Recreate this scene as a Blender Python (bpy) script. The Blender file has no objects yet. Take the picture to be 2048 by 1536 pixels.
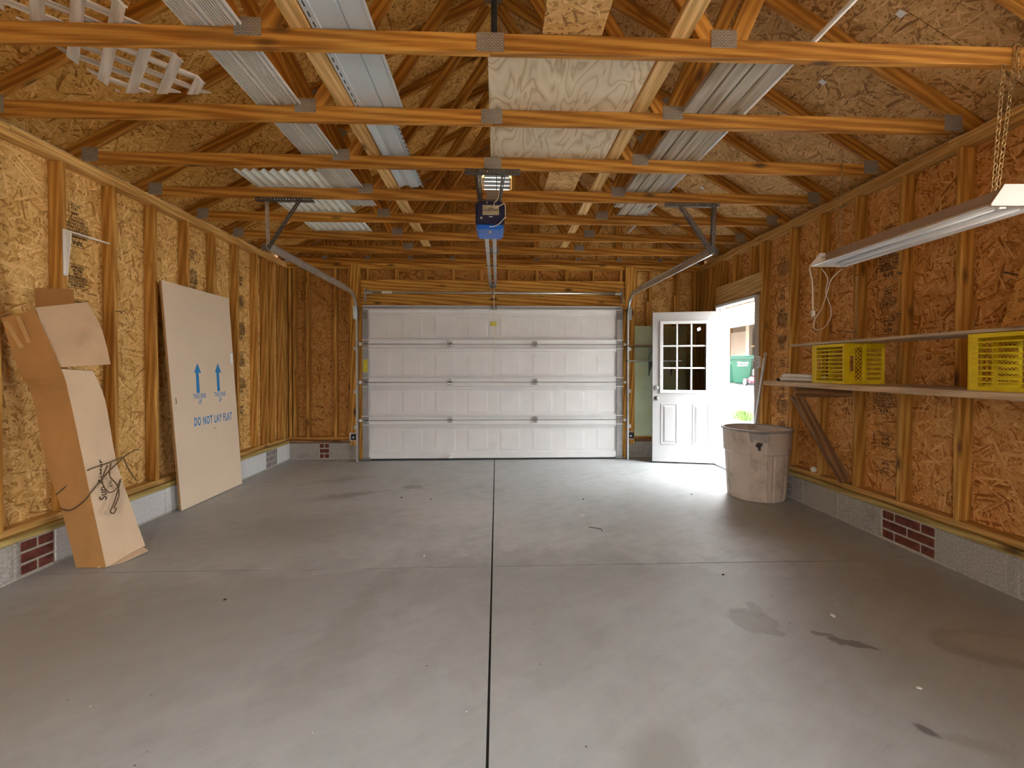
import bpy, bmesh, math, random
from mathutils import Vector, Matrix, Euler
R = math.radians
random.seed(7)
sc = bpy.context.scene
col = sc.collection

# ------------------------------------------------------------------ camera
cam_d = bpy.data.cameras.new('camera')
cam_d.sensor_fit = 'HORIZONTAL'; cam_d.sensor_width = 36.0
cam_d.lens = 873.0 / 2048.0 * 36.0
cam_d.shift_y = -23.5 / 2048.0
cam_d.clip_start = 0.05
cam = bpy.data.objects.new('camera', cam_d); col.objects.link(cam)
cam.location = (0, 0, 1.31); cam.rotation_euler = (R(90 - 0.6), 0, R(-2.0))
sc.camera = cam

# ------------------------------------------------------------------ sky, light, exposure
world = bpy.data.worlds.new('overcast_sky'); sc.world = world; world.use_nodes = True
wt = world.node_tree; wb = wt.nodes['Background']      # overcast dome: three times brighter overhead than at the horizon
w_tc = wt.nodes.new('ShaderNodeTexCoord'); w_sep = wt.nodes.new('ShaderNodeSeparateXYZ'); wt.links.new(w_tc.outputs['Generated'], w_sep.inputs[0])
w_mr = wt.nodes.new('ShaderNodeMapRange'); wt.links.new(w_sep.outputs['Z'], w_mr.inputs['Value'])
w_mr.inputs['From Min'].default_value = 0.0; w_mr.inputs['From Max'].default_value = 1.0; w_mr.inputs['To Min'].default_value = 2.0; w_mr.inputs['To Max'].default_value = 6.0
wt.links.new(w_mr.outputs[0], wb.inputs[1]); wb.inputs[0].default_value = (0.95, 0.98, 1.0, 1)
vs = sc.view_settings
vs.view_transform = 'Standard'; vs.look = 'None'; vs.gamma = 1.0; vs.use_curve_mapping = False
vs.exposure = 2.65
sc.cycles.max_bounces = 8; sc.cycles.diffuse_bounces = 6; sc.cycles.glossy_bounces = 3
sc.cycles.use_adaptive_sampling = True; sc.cycles.adaptive_threshold = 0.08; sc.cycles.adaptive_min_samples = 16
sc.cycles.transmission_bounces = 8; sc.cycles.caustics_reflective = False; sc.cycles.caustics_refractive = False
sc.cycles.sample_clamp_indirect = 6.0

def portal(name, loc, rot, sx, sy):
    d = bpy.data.lights.new(name, 'AREA'); d.shape = 'RECTANGLE'; d.size = sx; d.size_y = sy
    d.cycles.is_portal = True
    o = bpy.data.objects.new(name, d); col.objects.link(o); o.location = loc; o.rotation_euler = rot
    return o
# daylight enters by the entry door; unseen doorway and window are added for fill
portal('entry_door_daylight', (3.12, 5.34, 1.05), (0, R(90), 0), 2.1, 0.9)
portal('added_doorway_daylight', (-0.6, -0.97, 1.06), (R(90), 0, 0), 0.9, 2.12)
portal('added_window_daylight', (3.10, 0.6, 2.05), (0, R(90), 0), 1.0, 2.2)
sun_d = bpy.data.lights.new('sun', 'SUN'); sun_d.energy = 5.5; sun_d.angle = R(4.0); sun_d.color = (1.0, 0.96, 0.90)
sun = bpy.data.objects.new('sun', sun_d); col.objects.link(sun)
sun.rotation_euler = Vector((0.74, -0.22, -0.63)).to_track_quat('-Z', 'Y').to_euler()   # shines from over the garage-door side

# ------------------------------------------------------------------ helpers
W = {}
def link(o, parent=None, M=None):
    col.objects.link(o)
    M = M if M is not None else Matrix.Identity(4)
    W[o] = M
    if parent is not None:
        o.parent = parent
        o.matrix_parent_inverse = Matrix.Identity(4)
        o.matrix_basis = W[parent].inverted() @ M
    else:
        o.matrix_basis = M
    return o
def tag(o, label=None, cat=None, group=None, kind=None):
    if label: o['label'] = label
    if cat: o['category'] = cat
    if group: o['group'] = group
    if kind: o['kind'] = kind
    return o
def empty(name, loc, label=None, cat=None, group=None, kind=None, rz=0.0, parent=None):
    o = bpy.data.objects.new(name, None); o.empty_display_size = 0.1
    link(o, parent, Matrix.Translation(Vector(loc)) @ Matrix.Rotation(rz, 4, 'Z'))
    return tag(o, label, cat, group, kind)
def new_mesh(name, bm, smooth=False):
    me = bpy.data.meshes.new(name); bm.normal_update(); bm.to_mesh(me); bm.free()
    if smooth:
        for p in me.polygons: p.use_smooth = True
    return me
def obj(name, me, mat, parent=None, M=None):
    if mat is not None and (not me.materials): me.materials.append(mat)
    o = bpy.data.objects.new(name, me)
    if mat is not None and me.materials[0] != mat:
        o.material_slots[0].link = 'OBJECT'; o.material_slots[0].material = mat
    return link(o, parent, M)
_box = {}
def box_me(dx, dy, dz, bev=0.003):
    k = (round(dx, 4), round(dy, 4), round(dz, 4), bev)
    if k not in _box:
        bm = bmesh.new(); bmesh.ops.create_cube(bm, size=1.0)
        bmesh.ops.scale(bm, vec=(dx, dy, dz), verts=bm.verts)
        b = min(bev, 0.3 * min(dx, dy, dz))
        if b > 0.0004: bmesh.ops.bevel(bm, geom=bm.edges[:], offset=b, segments=1, affect='EDGES')
        _box[k] = new_mesh('box', bm)
    return _box[k]
AX = {'x': Matrix.Identity(4), 'y': Matrix(((0, -1, 0, 0), (1, 0, 0, 0), (0, 0, 1, 0), (0, 0, 0, 1))),
      'z': Matrix(((0, 0, -1, 0), (0, 1, 0, 0), (1, 0, 0, 0), (0, 0, 0, 1)))}
def ab(name, xr, yr, zr, mat, parent=None, axis='x', bev=0.003):
    """axis-aligned box; axis = world axis the local X (grain) follows"""
    d = {'x': abs(xr[1] - xr[0]), 'y': abs(yr[1] - yr[0]), 'z': abs(zr[1] - zr[0])}
    c = Vector((sum(xr) / 2, sum(yr) / 2, sum(zr) / 2))
    dims = {'x': (d['x'], d['y'], d['z']), 'y': (d['y'], d['x'], d['z']), 'z': (d['z'], d['y'], d['x'])}[axis]
    return obj(name, box_me(*dims, bev), mat, parent, Matrix.Translation(c) @ AX[axis])
def frame(p0, p1, up=(0, 0, 1)):
    p0, p1 = Vector(p0), Vector(p1); x = (p1 - p0).normalized(); up = Vector(up)
    z = (up - x * up.dot(x))
    if z.length < 1e-5: z = Vector((1, 0, 0)) - x * x.x
    z.normalize(); y = z.cross(x)
    M = Matrix((x, y, z)).transposed().to_4x4(); M.translation = (p0 + p1) / 2
    return M
def beam(name, p0, p1, w, h, mat, parent=None, up=(0, 0, 1), bev=0.003):
    L = (Vector(p1) - Vector(p0)).length
    return obj(name, box_me(L, w, h, bev), mat, parent, frame(p0, p1, up))
def bm_box(bm, xr, yr, zr, bev=0.0):
    r = bmesh.ops.create_cube(bm, size=1.0); v = r['verts']
    bmesh.ops.scale(bm, vec=(xr[1] - xr[0], yr[1] - yr[0], zr[1] - zr[0]), verts=v)
    bmesh.ops.translate(bm, vec=(sum(xr) / 2, sum(yr) / 2, sum(zr) / 2), verts=v)
    if bev:
        e = list({e for q in v for e in q.link_edges}); bmesh.ops.bevel(bm, geom=e, offset=bev, segments=1, affect='EDGES')
def bm_cyl(bm, p0, p1, r, seg=10, r2=None, caps=True):
    p0, p1 = Vector(p0), Vector(p1); d = p1 - p0
    q = Vector((0, 0, 1)).rotation_difference(d.normalized()).to_matrix().to_4x4()
    bmesh.ops.create_cone(bm, cap_ends=caps, segments=seg, radius1=r, radius2=r if r2 is None else r2, depth=d.length,
                          matrix=Matrix.Translation((p0 + p1) / 2) @ q)
def tube_me(pts, r, seg=6, closed=False):
    pts = [Vector(p) for p in pts]; bm = bmesh.new(); rings = []; n = len(pts)
    ref = Vector((0.31, 0.2, 0.93)).normalized()
    for i, p in enumerate(pts):
        t = (pts[(i + 1) % n] - pts[i - 1]) if closed else (pts[min(i + 1, n - 1)] - pts[max(i - 1, 0)])
        t.normalize(); a = t.cross(ref)
        if a.length < 0.05: a = t.cross(Vector((1, 0, 0)))
        a.normalize(); b = t.cross(a)
        rr = r[i] if isinstance(r, (list, tuple)) else r
        rings.append([bm.verts.new(p + (a * math.cos(2 * math.pi * k / seg) + b * math.sin(2 * math.pi * k / seg)) * rr) for k in range(seg)])
    for i in range(n if closed else n - 1):
        A, B = rings[i], rings[(i + 1) % n]
        for k in range(seg): bm.faces.new((A[k], A[(k + 1) % seg], B[(k + 1) % seg], B[k]))
    if not closed: bm.faces.new(rings[0][::-1]); bm.faces.new(rings[-1])
    bmesh.ops.recalc_face_normals(bm, faces=bm.faces[:])
    return new_mesh('tube', bm, True)
def smooth_path(pts, n=6):
    pts = [Vector(p) for p in pts]; out = []
    for i in range(len(pts) - 1):
        p0 = pts[max(i - 1, 0)]; p1 = pts[i]; p2 = pts[i + 1]; p3 = pts[min(i + 2, len(pts) - 1)]
        for k in range(n):
            t = k / n
            out.append(0.5 * ((2 * p1) + (p2 - p0) * t + (2 * p0 - 5 * p1 + 4 * p2 - p3) * t * t + (3 * p1 - p0 - 3 * p2 + p3) * t ** 3))
    out.append(pts[-1]); return out
def poly_me(pts, t0, t1, plane='xz', bev=0.0):
    """extruded polygon; plane xz extruded along y, xy along z, yz along x"""
    bm = bmesh.new()
    f = {'xz': lambda u, v, w: (u, w, v), 'xy': lambda u, v, w: (u, v, w), 'yz': lambda u, v, w: (w, u, v)}[plane]
    a = [bm.verts.new(f(u, v, t0)) for u, v in pts]; b = [bm.verts.new(f(u, v, t1)) for u, v in pts]
    n = len(pts); bm.faces.new(a); bm.faces.new(b[::-1])
    for i in range(n): bm.faces.new((a[i], b[i], b[(i + 1) % n], a[(i + 1) % n]))
    bmesh.ops.recalc_face_normals(bm, faces=bm.faces[:])
    if bev: bmesh.ops.bevel(bm, geom=bm.edges[:], offset=bev, segments=1, affect='EDGES')
    return new_mesh('poly', bm)
def lathe_me(prof, seg=32, smooth=True):
    bm = bmesh.new(); rings = []
    for r, z in prof:
        rings.append([bm.verts.new((r * math.cos(2 * math.pi * k / seg), r * math.sin(2 * math.pi * k / seg), z)) for k in range(seg)] if r > 1e-6 else [bm.verts.new((0, 0, z))])
    for A, B in zip(rings, rings[1:]):
        for k in range(seg):
            q = [A[k % len(A)], A[(k + 1) % len(A)], B[(k + 1) % len(B)], B[k % len(B)]]
            u = []
            for v in q:
                if v not in u: u.append(v)
            if len(u) > 2: bm.faces.new(u)
    bmesh.ops.recalc_face_normals(bm, faces=bm.faces[:])
    return new_mesh('lathe', bm, smooth)
def copy_tree(o, parent=None, M=None):
    c = o.copy(); col.objects.link(c)
    W[c] = M if M is not None else W[parent] @ o.matrix_basis
    c.parent = parent
    if parent is None: c.matrix_basis = M
    for ch in [q for q in list(W) if q.parent == o]: copy_tree(ch, c)
    return c
def text_me(body, size, sx=0.75, bold=0.0, align='CENTER', shear=0.0):
    cu = bpy.data.curves.new('lettering', 'FONT'); cu.body = body; cu.size = size; cu.align_x = align; cu.align_y = 'CENTER'
    cu.offset = bold; cu.space_line = 0.85; cu.space_character = 1.22 if bold > 0.001 else 1.0; cu.shear = shear; cu.resolution_u = 3
    o = bpy.data.objects.new('lettering', cu); col.objects.link(o)
    dg = bpy.context.evaluated_depsgraph_get(); me = bpy.data.meshes.new_from_object(o.evaluated_get(dg))
    bpy.data.objects.remove(o); bpy.data.curves.remove(cu)
    for v in me.vertices: v.co.x *= sx
    me.materials.clear()
    return me

# ------------------------------------------------------------------ materials
MATS = {}
def nt(name):
    m = bpy.data.materials.new(name); m.use_nodes = True; MATS[name] = m
    t = m.node_tree; t.nodes.clear()
    out = t.nodes.new('ShaderNodeOutputMaterial'); b = t.nodes.new('ShaderNodeBsdfPrincipled')
    t.links.new(b.outputs[0], out.inputs[0])
    return m, t, b
def nd(t, typ, ins=None, **kw):
    n = t.nodes.new(typ)
    for k, v in kw.items(): setattr(n, k, v)
    for k, v in (ins or {}).items():
        if hasattr(v, 'is_linked') or isinstance(v, bpy.types.NodeSocket): t.links.new(v, n.inputs[k])
        else: n.inputs[k].default_value = v
    return n
def math_(t, op, a, b=0.0, c=None, clamp=False):
    n = nd(t, 'ShaderNodeMath', {0: a, 1: b}, operation=op, use_clamp=clamp)
    if c is not None:
        if isinstance(c, bpy.types.NodeSocket): t.links.new(c, n.inputs[2])
        else: n.inputs[2].default_value = c
    return n.outputs[0]
def mixc(t, f, a, b, mode='MIX'):
    n = nd(t, 'ShaderNodeMix', data_type='RGBA', blend_type=mode)
    for i, v in ((0, f), (6, a), (7, b)):
        if isinstance(v, bpy.types.NodeSocket): t.links.new(v, n.inputs[i])
        else: n.inputs[i].default_value = v if i == 0 else (*v[:3], 1)
    return n.outputs[2]
def ramp(t, f, stops):
    n = nd(t, 'ShaderNodeValToRGB', {0: f}); r = n.color_ramp
    while len(r.elements) < len(stops): r.elements.new(0.5)
    for e, (p, c) in zip(r.elements, stops): e.position = p; e.color = (*c, 1) if len(c) == 3 else c
    return n.outputs[0]
def ocoord(t, offs=True):
    tc = nd(t, 'ShaderNodeTexCoord').outputs['Object']
    if not offs: return tc
    rnd = nd(t, 'ShaderNodeObjectInfo').outputs['Random']
    k = nd(t, 'ShaderNodeCombineXYZ', {0: math_(t, 'MULTIPLY', rnd, 37.0), 1: math_(t, 'MULTIPLY', rnd, 19.3), 2: math_(t, 'MULTIPLY', rnd, 11.7)}).outputs[0]
    return nd(t, 'ShaderNodeVectorMath', {0: tc, 1: k}, operation='ADD').outputs[0]
def vscale(t, v, s): return nd(t, 'ShaderNodeVectorMath', {0: v, 1: s}, operation='MULTIPLY').outputs[0]
def noise(t, v, s, d=3, rough=0.5, dist=0.0):
    return nd(t, 'ShaderNodeTexNoise', {'Vector': v, 'Scale': s, 'Detail': d, 'Roughness': rough, 'Distortion': dist}).outputs['Fac']
def bump(t, b, h, strength=0.2, dist=0.01):
    n = nd(t, 'ShaderNodeBump', {'Strength': strength, 'Distance': dist, 'Height': h}); t.links.new(n.outputs[0], b.inputs['Normal'])
def plain(name, c, rough=0.6, metal=0.0, var=0.12, scale=12.0, spec=0.5, bmp=0.0, dirt=None):
    m, t, b = nt(name); v = ocoord(t); n = noise(t, v, scale, 4)
    lo = tuple(x * (1 - var) for x in c); hi = tuple(min(1, x * (1 + var)) for x in c)
    cc = ramp(t, n, [(0.3, lo), (0.7, hi)])
    if dirt:
        d = noise(t, v, dirt[1], 6, 0.65)
        cc = mixc(t, ramp(t, d, [(dirt[2], (0, 0, 0)), (dirt[3], (1, 1, 1))]), cc, dirt[0])
    t.links.new(cc, b.inputs['Base Color'])
    b.inputs['Roughness'].default_value = rough; b.inputs['Metallic'].default_value = metal
    b.inputs['Specular IOR Level'].default_value = spec
    if bmp: bump(t, b, n, bmp)
    return m
def osb(name, dark, mid, light, tint=1.0):
    m, t, b = nt(name); v = ocoord(t)
    w = nd(t, 'ShaderNodeTexNoise', {'Vector': v, 'Scale': 5.0, 'Detail': 2}).outputs['Color']
    v2 = nd(t, 'ShaderNodeVectorMath', {0: v, 1: vscale(t, w, (0.035, 0.035, 0.0))}, operation='ADD').outputs[0]
    best = tone = None
    for ang, sx, sy in ((0.15, 8, 62), (0.85, 9, 78), (1.45, 8, 66), (2.1, 10, 84), (2.75, 12, 100)):
        mp = nd(t, 'ShaderNodeMapping', {'Vector': v2, 'Rotation': (0, 0, ang), 'Location': (ang * 3.1, ang * 7.7, 0)}).outputs[0]; mp = vscale(t, mp, (sx, sy, 1))
        vo = nd(t, 'ShaderNodeTexVoronoi', {'Vector': mp, 'Scale': 1.0}, voronoi_dimensions='2D', feature='F1')
        s = nd(t, 'ShaderNodeSeparateColor', {0: vo.outputs['Color']})
        pr, tn = s.outputs[0], s.outputs[1]
        tn = math_(t, 'SUBTRACT', tn, math_(t, 'MULTIPLY', math_(t, 'POWER', vo.outputs['Distance'], 3.0), 0.45))
        if best is None: best, tone = pr, tn
        else:
            g = math_(t, 'GREATER_THAN', pr, best)
            mx = nd(t, 'ShaderNodeMix', {0: g, 2: tone, 3: tn}, data_type='FLOAT').outputs[0]
            best = math_(t, 'MAXIMUM', pr, best); tone = mx
    fine = noise(t, v2, 120, 3, 0.6)
    blot = noise(t, v, 2.2, 3)
    tone = math_(t, 'ADD', tone, math_(t, 'MULTIPLY', math_(t, 'SUBTRACT', fine, 0.5), 0.5))
    tone = math_(t, 'ADD', tone, math_(t, 'MULTIPLY', math_(t, 'SUBTRACT', blot, 0.5), 0.45))
    c = ramp(t, tone, [(0.0, dark), (0.2, mid), (0.75, tuple((a + q) / 2 for a, q in zip(mid, light))), (1.0, light)])
    t.links.new(c, b.inputs['Base Color']); b.inputs['Roughness'].default_value = 0.7; b.inputs['Specular IOR Level'].default_value = 0.25
    bump(t, b, tone, 0.25, 0.004)
    return m
def wood(name, c0, c1, knot=0.28, wave=1.0, rough=0.65, kcol=(0.07, 0.03, 0.012), grey=None):
    """grain runs along local X"""
    m, t, b = nt(name); v = ocoord(t)
    n1 = noise(t, vscale(t, v, (0.9, 14, 14)), 1.6, 4, 0.6)
    wv = nd(t, 'ShaderNodeTexWave', {'Vector': vscale(t, v, (0.35, 5.0, 5.0)), 'Scale': 2.4, 'Distortion': 5.0, 'Detail': 2.0, 'Detail Scale': 0.7}, wave_type='BANDS', bands_direction='DIAGONAL').outputs['Fac']
    f = math_(t, 'ADD', math_(t, 'MULTIPLY', n1, 0.75), math_(t, 'MULTIPLY', wv, 0.4 * wave))
    fine = noise(t, vscale(t, v, (4, 160, 160)), 1.0, 2)
    f = math_(t, 'ADD', f, math_(t, 'MULTIPLY', math_(t, 'SUBTRACT', fine, 0.5), 0.45))
    c = ramp(t, f, [(0.28, tuple(q * 0.8 for q in c0)), (0.42, c0), (0.72, c1)])
    rnd = nd(t, 'ShaderNodeObjectInfo').outputs['Random']
    c = mixc(t, 1.0, c, ramp(t, rnd, [(0, (0.84, 0.82, 0.80)), (1, (1.08, 1.08, 1.08))]), 'MULTIPLY')
    if grey: c = mixc(t, ramp(t, noise(t, vscale(t, v, (1, 4, 4)), 2.5, 3), [(0.35, (0, 0, 0)), (0.75, (0.75, 0.75, 0.75))]), c, grey)
    kv = nd(t, 'ShaderNodeTexVoronoi', {'Vector': vscale(t, v, (2.6, 7.0, 7.0)), 'Scale': 1.0}, voronoi_dimensions='3D')
    ks = nd(t, 'ShaderNodeSeparateColor', {0: kv.outputs['Color']}).outputs[0]
    on = math_(t, 'LESS_THAN', ks, knot * 1.5)
    kd = math_(t, 'MULTIPLY', on, nd(t, 'ShaderNodeMapRange', {'Value': kv.outputs['Distance'], 'From Min': 0.07, 'From Max': 0.22, 'To Min': 0.9, 'To Max': 0.0}).outputs[0])
    c = mixc(t, kd, c, kcol)
    t.links.new(c, b.inputs['Base Color']); b.inputs['Roughness'].default_value = rough; b.inputs['Specular IOR Level'].default_value = 0.3
    bump(t, b, f, 0.12, 0.003)
    return m

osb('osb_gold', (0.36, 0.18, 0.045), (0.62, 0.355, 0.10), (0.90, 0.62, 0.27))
osb('osb_red', (0.28, 0.10, 0.02), (0.53, 0.235, 0.058), (0.78, 0.44, 0.17))
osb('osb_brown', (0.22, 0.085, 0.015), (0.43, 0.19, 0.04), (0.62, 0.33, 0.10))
osb('osb_roof_gold', (0.32, 0.14, 0.025), (0.62, 0.325, 0.065), (0.90, 0.58, 0.20))
osb('osb_roof_pale', (0.29, 0.15, 0.05), (0.57, 0.335, 0.115), (0.82, 0.55, 0.27))
wood('lumber_stud', (0.44, 0.20, 0.035), (0.70, 0.40, 0.10), 0.22, 0.6)
wood('lumber_truss', (0.36, 0.145, 0.02), (0.62, 0.31, 0.06), 0.2, 0.7)
wood('lumber_plate', (0.52, 0.29, 0.08), (0.76, 0.48, 0.17), 0.25, 0.6)
wood('lumber_treated', (0.36, 0.26, 0.08), (0.58, 0.44, 0.16), 0.2, 0.8)
wood('lumber_header', (0.44, 0.19, 0.025), (0.70, 0.39, 0.08), 0.3, 1.2)
wood('lumber_pale', (0.58, 0.36, 0.13), (0.82, 0.57, 0.27), 0.35, 0.6)
wood('lumber_weathered', (0.34, 0.28, 0.20), (0.60, 0.52, 0.40), 0.2, 0.45, 0.8, grey=(0.55, 0.53, 0.49))
wood('shelf_wood', (0.46, 0.31, 0.17), (0.68, 0.50, 0.31), 0.25, 0.6, grey=(0.55, 0.47, 0.37))
wood('brace_wood', (0.20, 0.10, 0.045), (0.36, 0.20, 0.09), 0.2, 0.7)
wood('lattice_wood', (0.50, 0.44, 0.36), (0.82, 0.78, 0.70), 0.0, 0.6, grey=(0.80, 0.79, 0.76))
# rotary-cut plywood face: broad swirling contour grain
m, t, b = nt('plywood_face'); v = ocoord(t, False)
pv = vscale(t, v, (1.3, 4.2, 1.0)); pn = noise(t, pv, 1.5, 2, 0.45, 0.6)
pr_ = math_(t, 'PINGPONG', math_(t, 'MULTIPLY', pn, 9.0), 0.5)
pc = ramp(t, pr_, [(0.0, (0.50, 0.38, 0.22)), (0.16, (0.72, 0.60, 0.42)), (0.5, (0.80, 0.70, 0.53))])
pc = mixc(t, ramp(t, noise(t, v, 3.0, 4), [(0.4, (0, 0, 0)), (0.75, (0.6, 0.6, 0.6))]), pc, (0.60, 0.53, 0.42))
t.links.new(pc, b.inputs['Base Color']); b.inputs['Roughness'].default_value = 0.7
plain('block_grey', (0.37, 0.35, 0.315), 0.95, 0, 0.25, 90, 0.1, 0.5, dirt=((0.22, 0.19, 0.16), 4, 0.55, 0.85))
plain('block_lit', (0.62, 0.63, 0.63), 0.95, 0, 0.18, 90, 0.1, 0.5, dirt=((0.40, 0.38, 0.35), 3, 0.6, 0.9))  # same block, paler: entry-door light put into the colour
plain('mortar', (0.42, 0.38, 0.32), 0.95, 0, 0.2, 60, 0.1, 0.4)
plain('brick_red', (0.14, 0.045, 0.034), 0.9, 0, 0.35, 20, 0.1, 0.4)
plain('brick_grey', (0.24, 0.22, 0.21), 0.9, 0, 0.3, 20, 0.1, 0.4)
plain('door_white', (0.44, 0.44, 0.45), 0.35, 0, 0.02, 6, 0.4)
plain('garage_white', (0.70, 0.705, 0.71), 0.45, 0, 0.04, 5, 0.4, dirt=((0.55, 0.54, 0.52), 2.0, 0.62, 0.9))
plain('trim_white', (0.62, 0.63, 0.64), 0.4, 0, 0.02, 6, 0.4)
plain('galvanized', (0.60, 0.64, 0.65), 0.35, 0.85, 0.12, 18)
plain('stile_steel', (0.34, 0.34, 0.34), 0.45, 0.6, 0.10, 18)
plain('dark_steel', (0.13, 0.12, 0.11), 0.5, 0.7, 0.2, 30)
plain('hinge_steel', (0.24, 0.24, 0.23), 0.45, 0.8, 0.25, 60)
plain('bolt_bright', (0.75, 0.74, 0.70), 0.3, 0.9, 0.1, 60)
plain('black_rubber', (0.02, 0.02, 0.022), 0.7, 0, 0.2, 30)
plain('navy_plastic', (0.012, 0.014, 0.05), 0.35, 0, 0.1, 10)
plain('blue_plastic', (0.012, 0.16, 0.68), 0.3, 0, 0.06, 10)
plain('label_plate', (0.42, 0.34, 0.22), 0.5, 0.1, 0.25, 90)
plain('white_plastic', (0.80, 0.80, 0.78), 0.4, 0, 0.04, 10)
plain('vinyl_white', (0.74, 0.75, 0.74), 0.35, 0, 0.06, 4)
plain('vinyl_ribbed', (0.66, 0.65, 0.62), 0.4, 0, 0.12, 3, dirt=((0.42, 0.37, 0.30), 3, 0.5, 0.85))
plain('siding_blue', (0.56, 0.64, 0.70), 0.35, 0, 0.05, 4)
plain('yellow_plastic', (0.70, 0.52, 0.008), 0.45, 0, 0.12, 14)
plain('yellow_label', (0.62, 0.55, 0.03), 0.5, 0, 0.2, 80)
plain('vent_yellow', (0.66, 0.38, 0.06), 0.6, 0, 0.1, 10)
plain('card_tan', (0.62, 0.46, 0.31), 0.8, 0, 0.06, 4, 0.15, dirt=((0.50, 0.36, 0.23), 5, 0.6, 0.85))
plain('card_brown', (0.52, 0.36, 0.22), 0.85, 0, 0.08, 6, 0.15, dirt=((0.34, 0.21, 0.11), 4, 0.55, 0.85))
plain('card_shaded', (0.46, 0.24, 0.085), 0.85, 0, 0.06, 5, 0.1, dirt=((0.36, 0.18, 0.06), 3, 0.55, 0.9))  # same cardboard, darkened: unlit-side shade put into the colour
plain('card_sheet', (0.70, 0.57, 0.43), 0.75, 0, 0.03, 3, 0.15)
plain('card_edge', (0.40, 0.22, 0.09), 0.9, 0, 0.2, 60, 0.1)
plain('tape', (0.52, 0.32, 0.12), 0.35, 0, 0.05, 10)
plain('print_blue', (0.02, 0.22, 0.52), 0.6, 0, 0.05, 10)
plain('print_black', (0.035, 0.025, 0.02), 0.8, 0, 0.3, 120, 0.1)
plain('print_white', (0.85, 0.88, 0.88), 0.6, 0, 0.02, 10)
plain('twine', (0.14, 0.085, 0.045), 0.9, 0, 0.3, 80, 0.1)
plain('cord_beige', (0.66, 0.58, 0.46), 0.6, 0, 0.1, 20)
plain('can_plastic', (0.58, 0.50, 0.43), 0.55, 0, 0.07, 5, 0.3, 0.0, dirt=((0.24, 0.19, 0.15), 6, 0.52, 0.80))
plain('can_rim', (0.30, 0.28, 0.26), 0.45, 0, 0.15, 12)
plain('can_soot', (0.05, 0.04, 0.035), 0.8, 0, 0.3, 40)
plain('lamp_white', (0.90, 0.92, 0.94), 0.25, 0, 0.02, 10)
plain('lamp_cap', (0.36, 0.26, 0.19), 0.45, 0, 0.05, 10)
plain('tube_white', (0.88, 0.90, 0.92), 0.2, 0, 0.01, 10)
plain('brass', (0.58, 0.42, 0.20), 0.4, 0.8, 0.2, 60)
plain('pale_green', (0.66, 0.80, 0.60), 0.6, 0, 0.10, 4, 0.3, dirt=((0.62, 0.64, 0.30), 2.2, 0.42, 0.8))
plain('bin_green', (0.002, 0.05, 0.028), 0.4, 0, 0.06, 10)
plain('bin_dark', (0.012, 0.07, 0.05), 0.45, 0, 0.1, 10)
plain('red_paint', (0.45, 0.02, 0.03), 0.4, 0, 0.1, 10)
plain('orange_red', (0.75, 0.10, 0.04), 0.5, 0, 0.1, 10)
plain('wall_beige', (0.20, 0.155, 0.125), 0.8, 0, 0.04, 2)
plain('siding_white', (0.82, 0.82, 0.83), 0.6, 0, 0.02, 2)
plain('grass_green', (0.045, 0.10, 0.012), 0.7, 0, 0.4, 14)
plain('lawn', (0.40, 0.36, 0.30), 0.95, 0, 0.4, 9, 0.1)
plain('gravel_pale', (0.24, 0.22, 0.19), 0.95, 0, 0.3, 14, 0.1)
plain('louvre_grey', (0.28, 0.28, 0.28), 0.5, 0, 0.1, 8)
plain('post_cream', (0.30, 0.25, 0.20), 0.7, 0, 0.05, 4)
plain('asphalt', (0.10, 0.10, 0.10), 0.9, 0, 0.2, 8, 0.1)
plain('pipe_white', (0.78, 0.79, 0.78), 0.3, 0, 0.05, 8)
plain('pipe_dark', (0.07, 0.09, 0.10), 0.4, 0.3, 0.15, 8)
plain('egg_white', (0.80, 0.74, 0.62), 0.5, 0, 0.04, 20)
# fibreglass sheet lets some light through
m, t, b = nt('fibreglass'); b.inputs['Base Color'].default_value = (0.80, 0.86, 0.82, 1); b.inputs['Roughness'].default_value = 0.35
# door glass
m, t, b = nt('door_glass'); b.inputs['Base Color'].default_value = (0.80, 0.84, 0.82, 1); b.inputs['Roughness'].default_value = 0.02
b.inputs['Transmission Weight'].default_value = 1.0; b.inputs['IOR'].default_value = 1.3
# punched zinc plate: fine tooth slots as relief and tone
m, t, b = nt('zinc_plate'); v = ocoord(t, False)
bk = nd(t, 'ShaderNodeTexBrick', {'Vector': v, 'Scale': 1.0, 'Mortar Size': 0.0018, 'Brick Width': 0.018, 'Row Height': 0.0075, 'Color1': (0.58, 0.54, 0.47, 1), 'Color2': (0.46, 0.42, 0.36, 1), 'Mortar': (0.17, 0.14, 0.11, 1)})
t.links.new(bk.outputs['Color'], b.inputs['Base Color']); b.inputs['Metallic'].default_value = 0.4; b.inputs['Roughness'].default_value = 0.45
bump(t, b, bk.outputs['Fac'], 0.6, 0.002)
# mulch
m, t, b = nt('mulch'); v = ocoord(t, False)
vo = nd(t, 'ShaderNodeTexVoronoi', {'Vector': vscale(t, v, (9, 9, 9)), 'Scale': 1.0})
s = nd(t, 'ShaderNodeSeparateColor', {0: vo.outputs['Color']})
t.links.new(ramp(t, s.outputs[0], [(0, (0.02, 0.008, 0.004)), (0.6, (0.055, 0.026, 0.016)), (1, (0.15, 0.10, 0.07))]), b.inputs['Base Color']); b.inputs['Roughness'].default_value = 0.95
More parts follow.
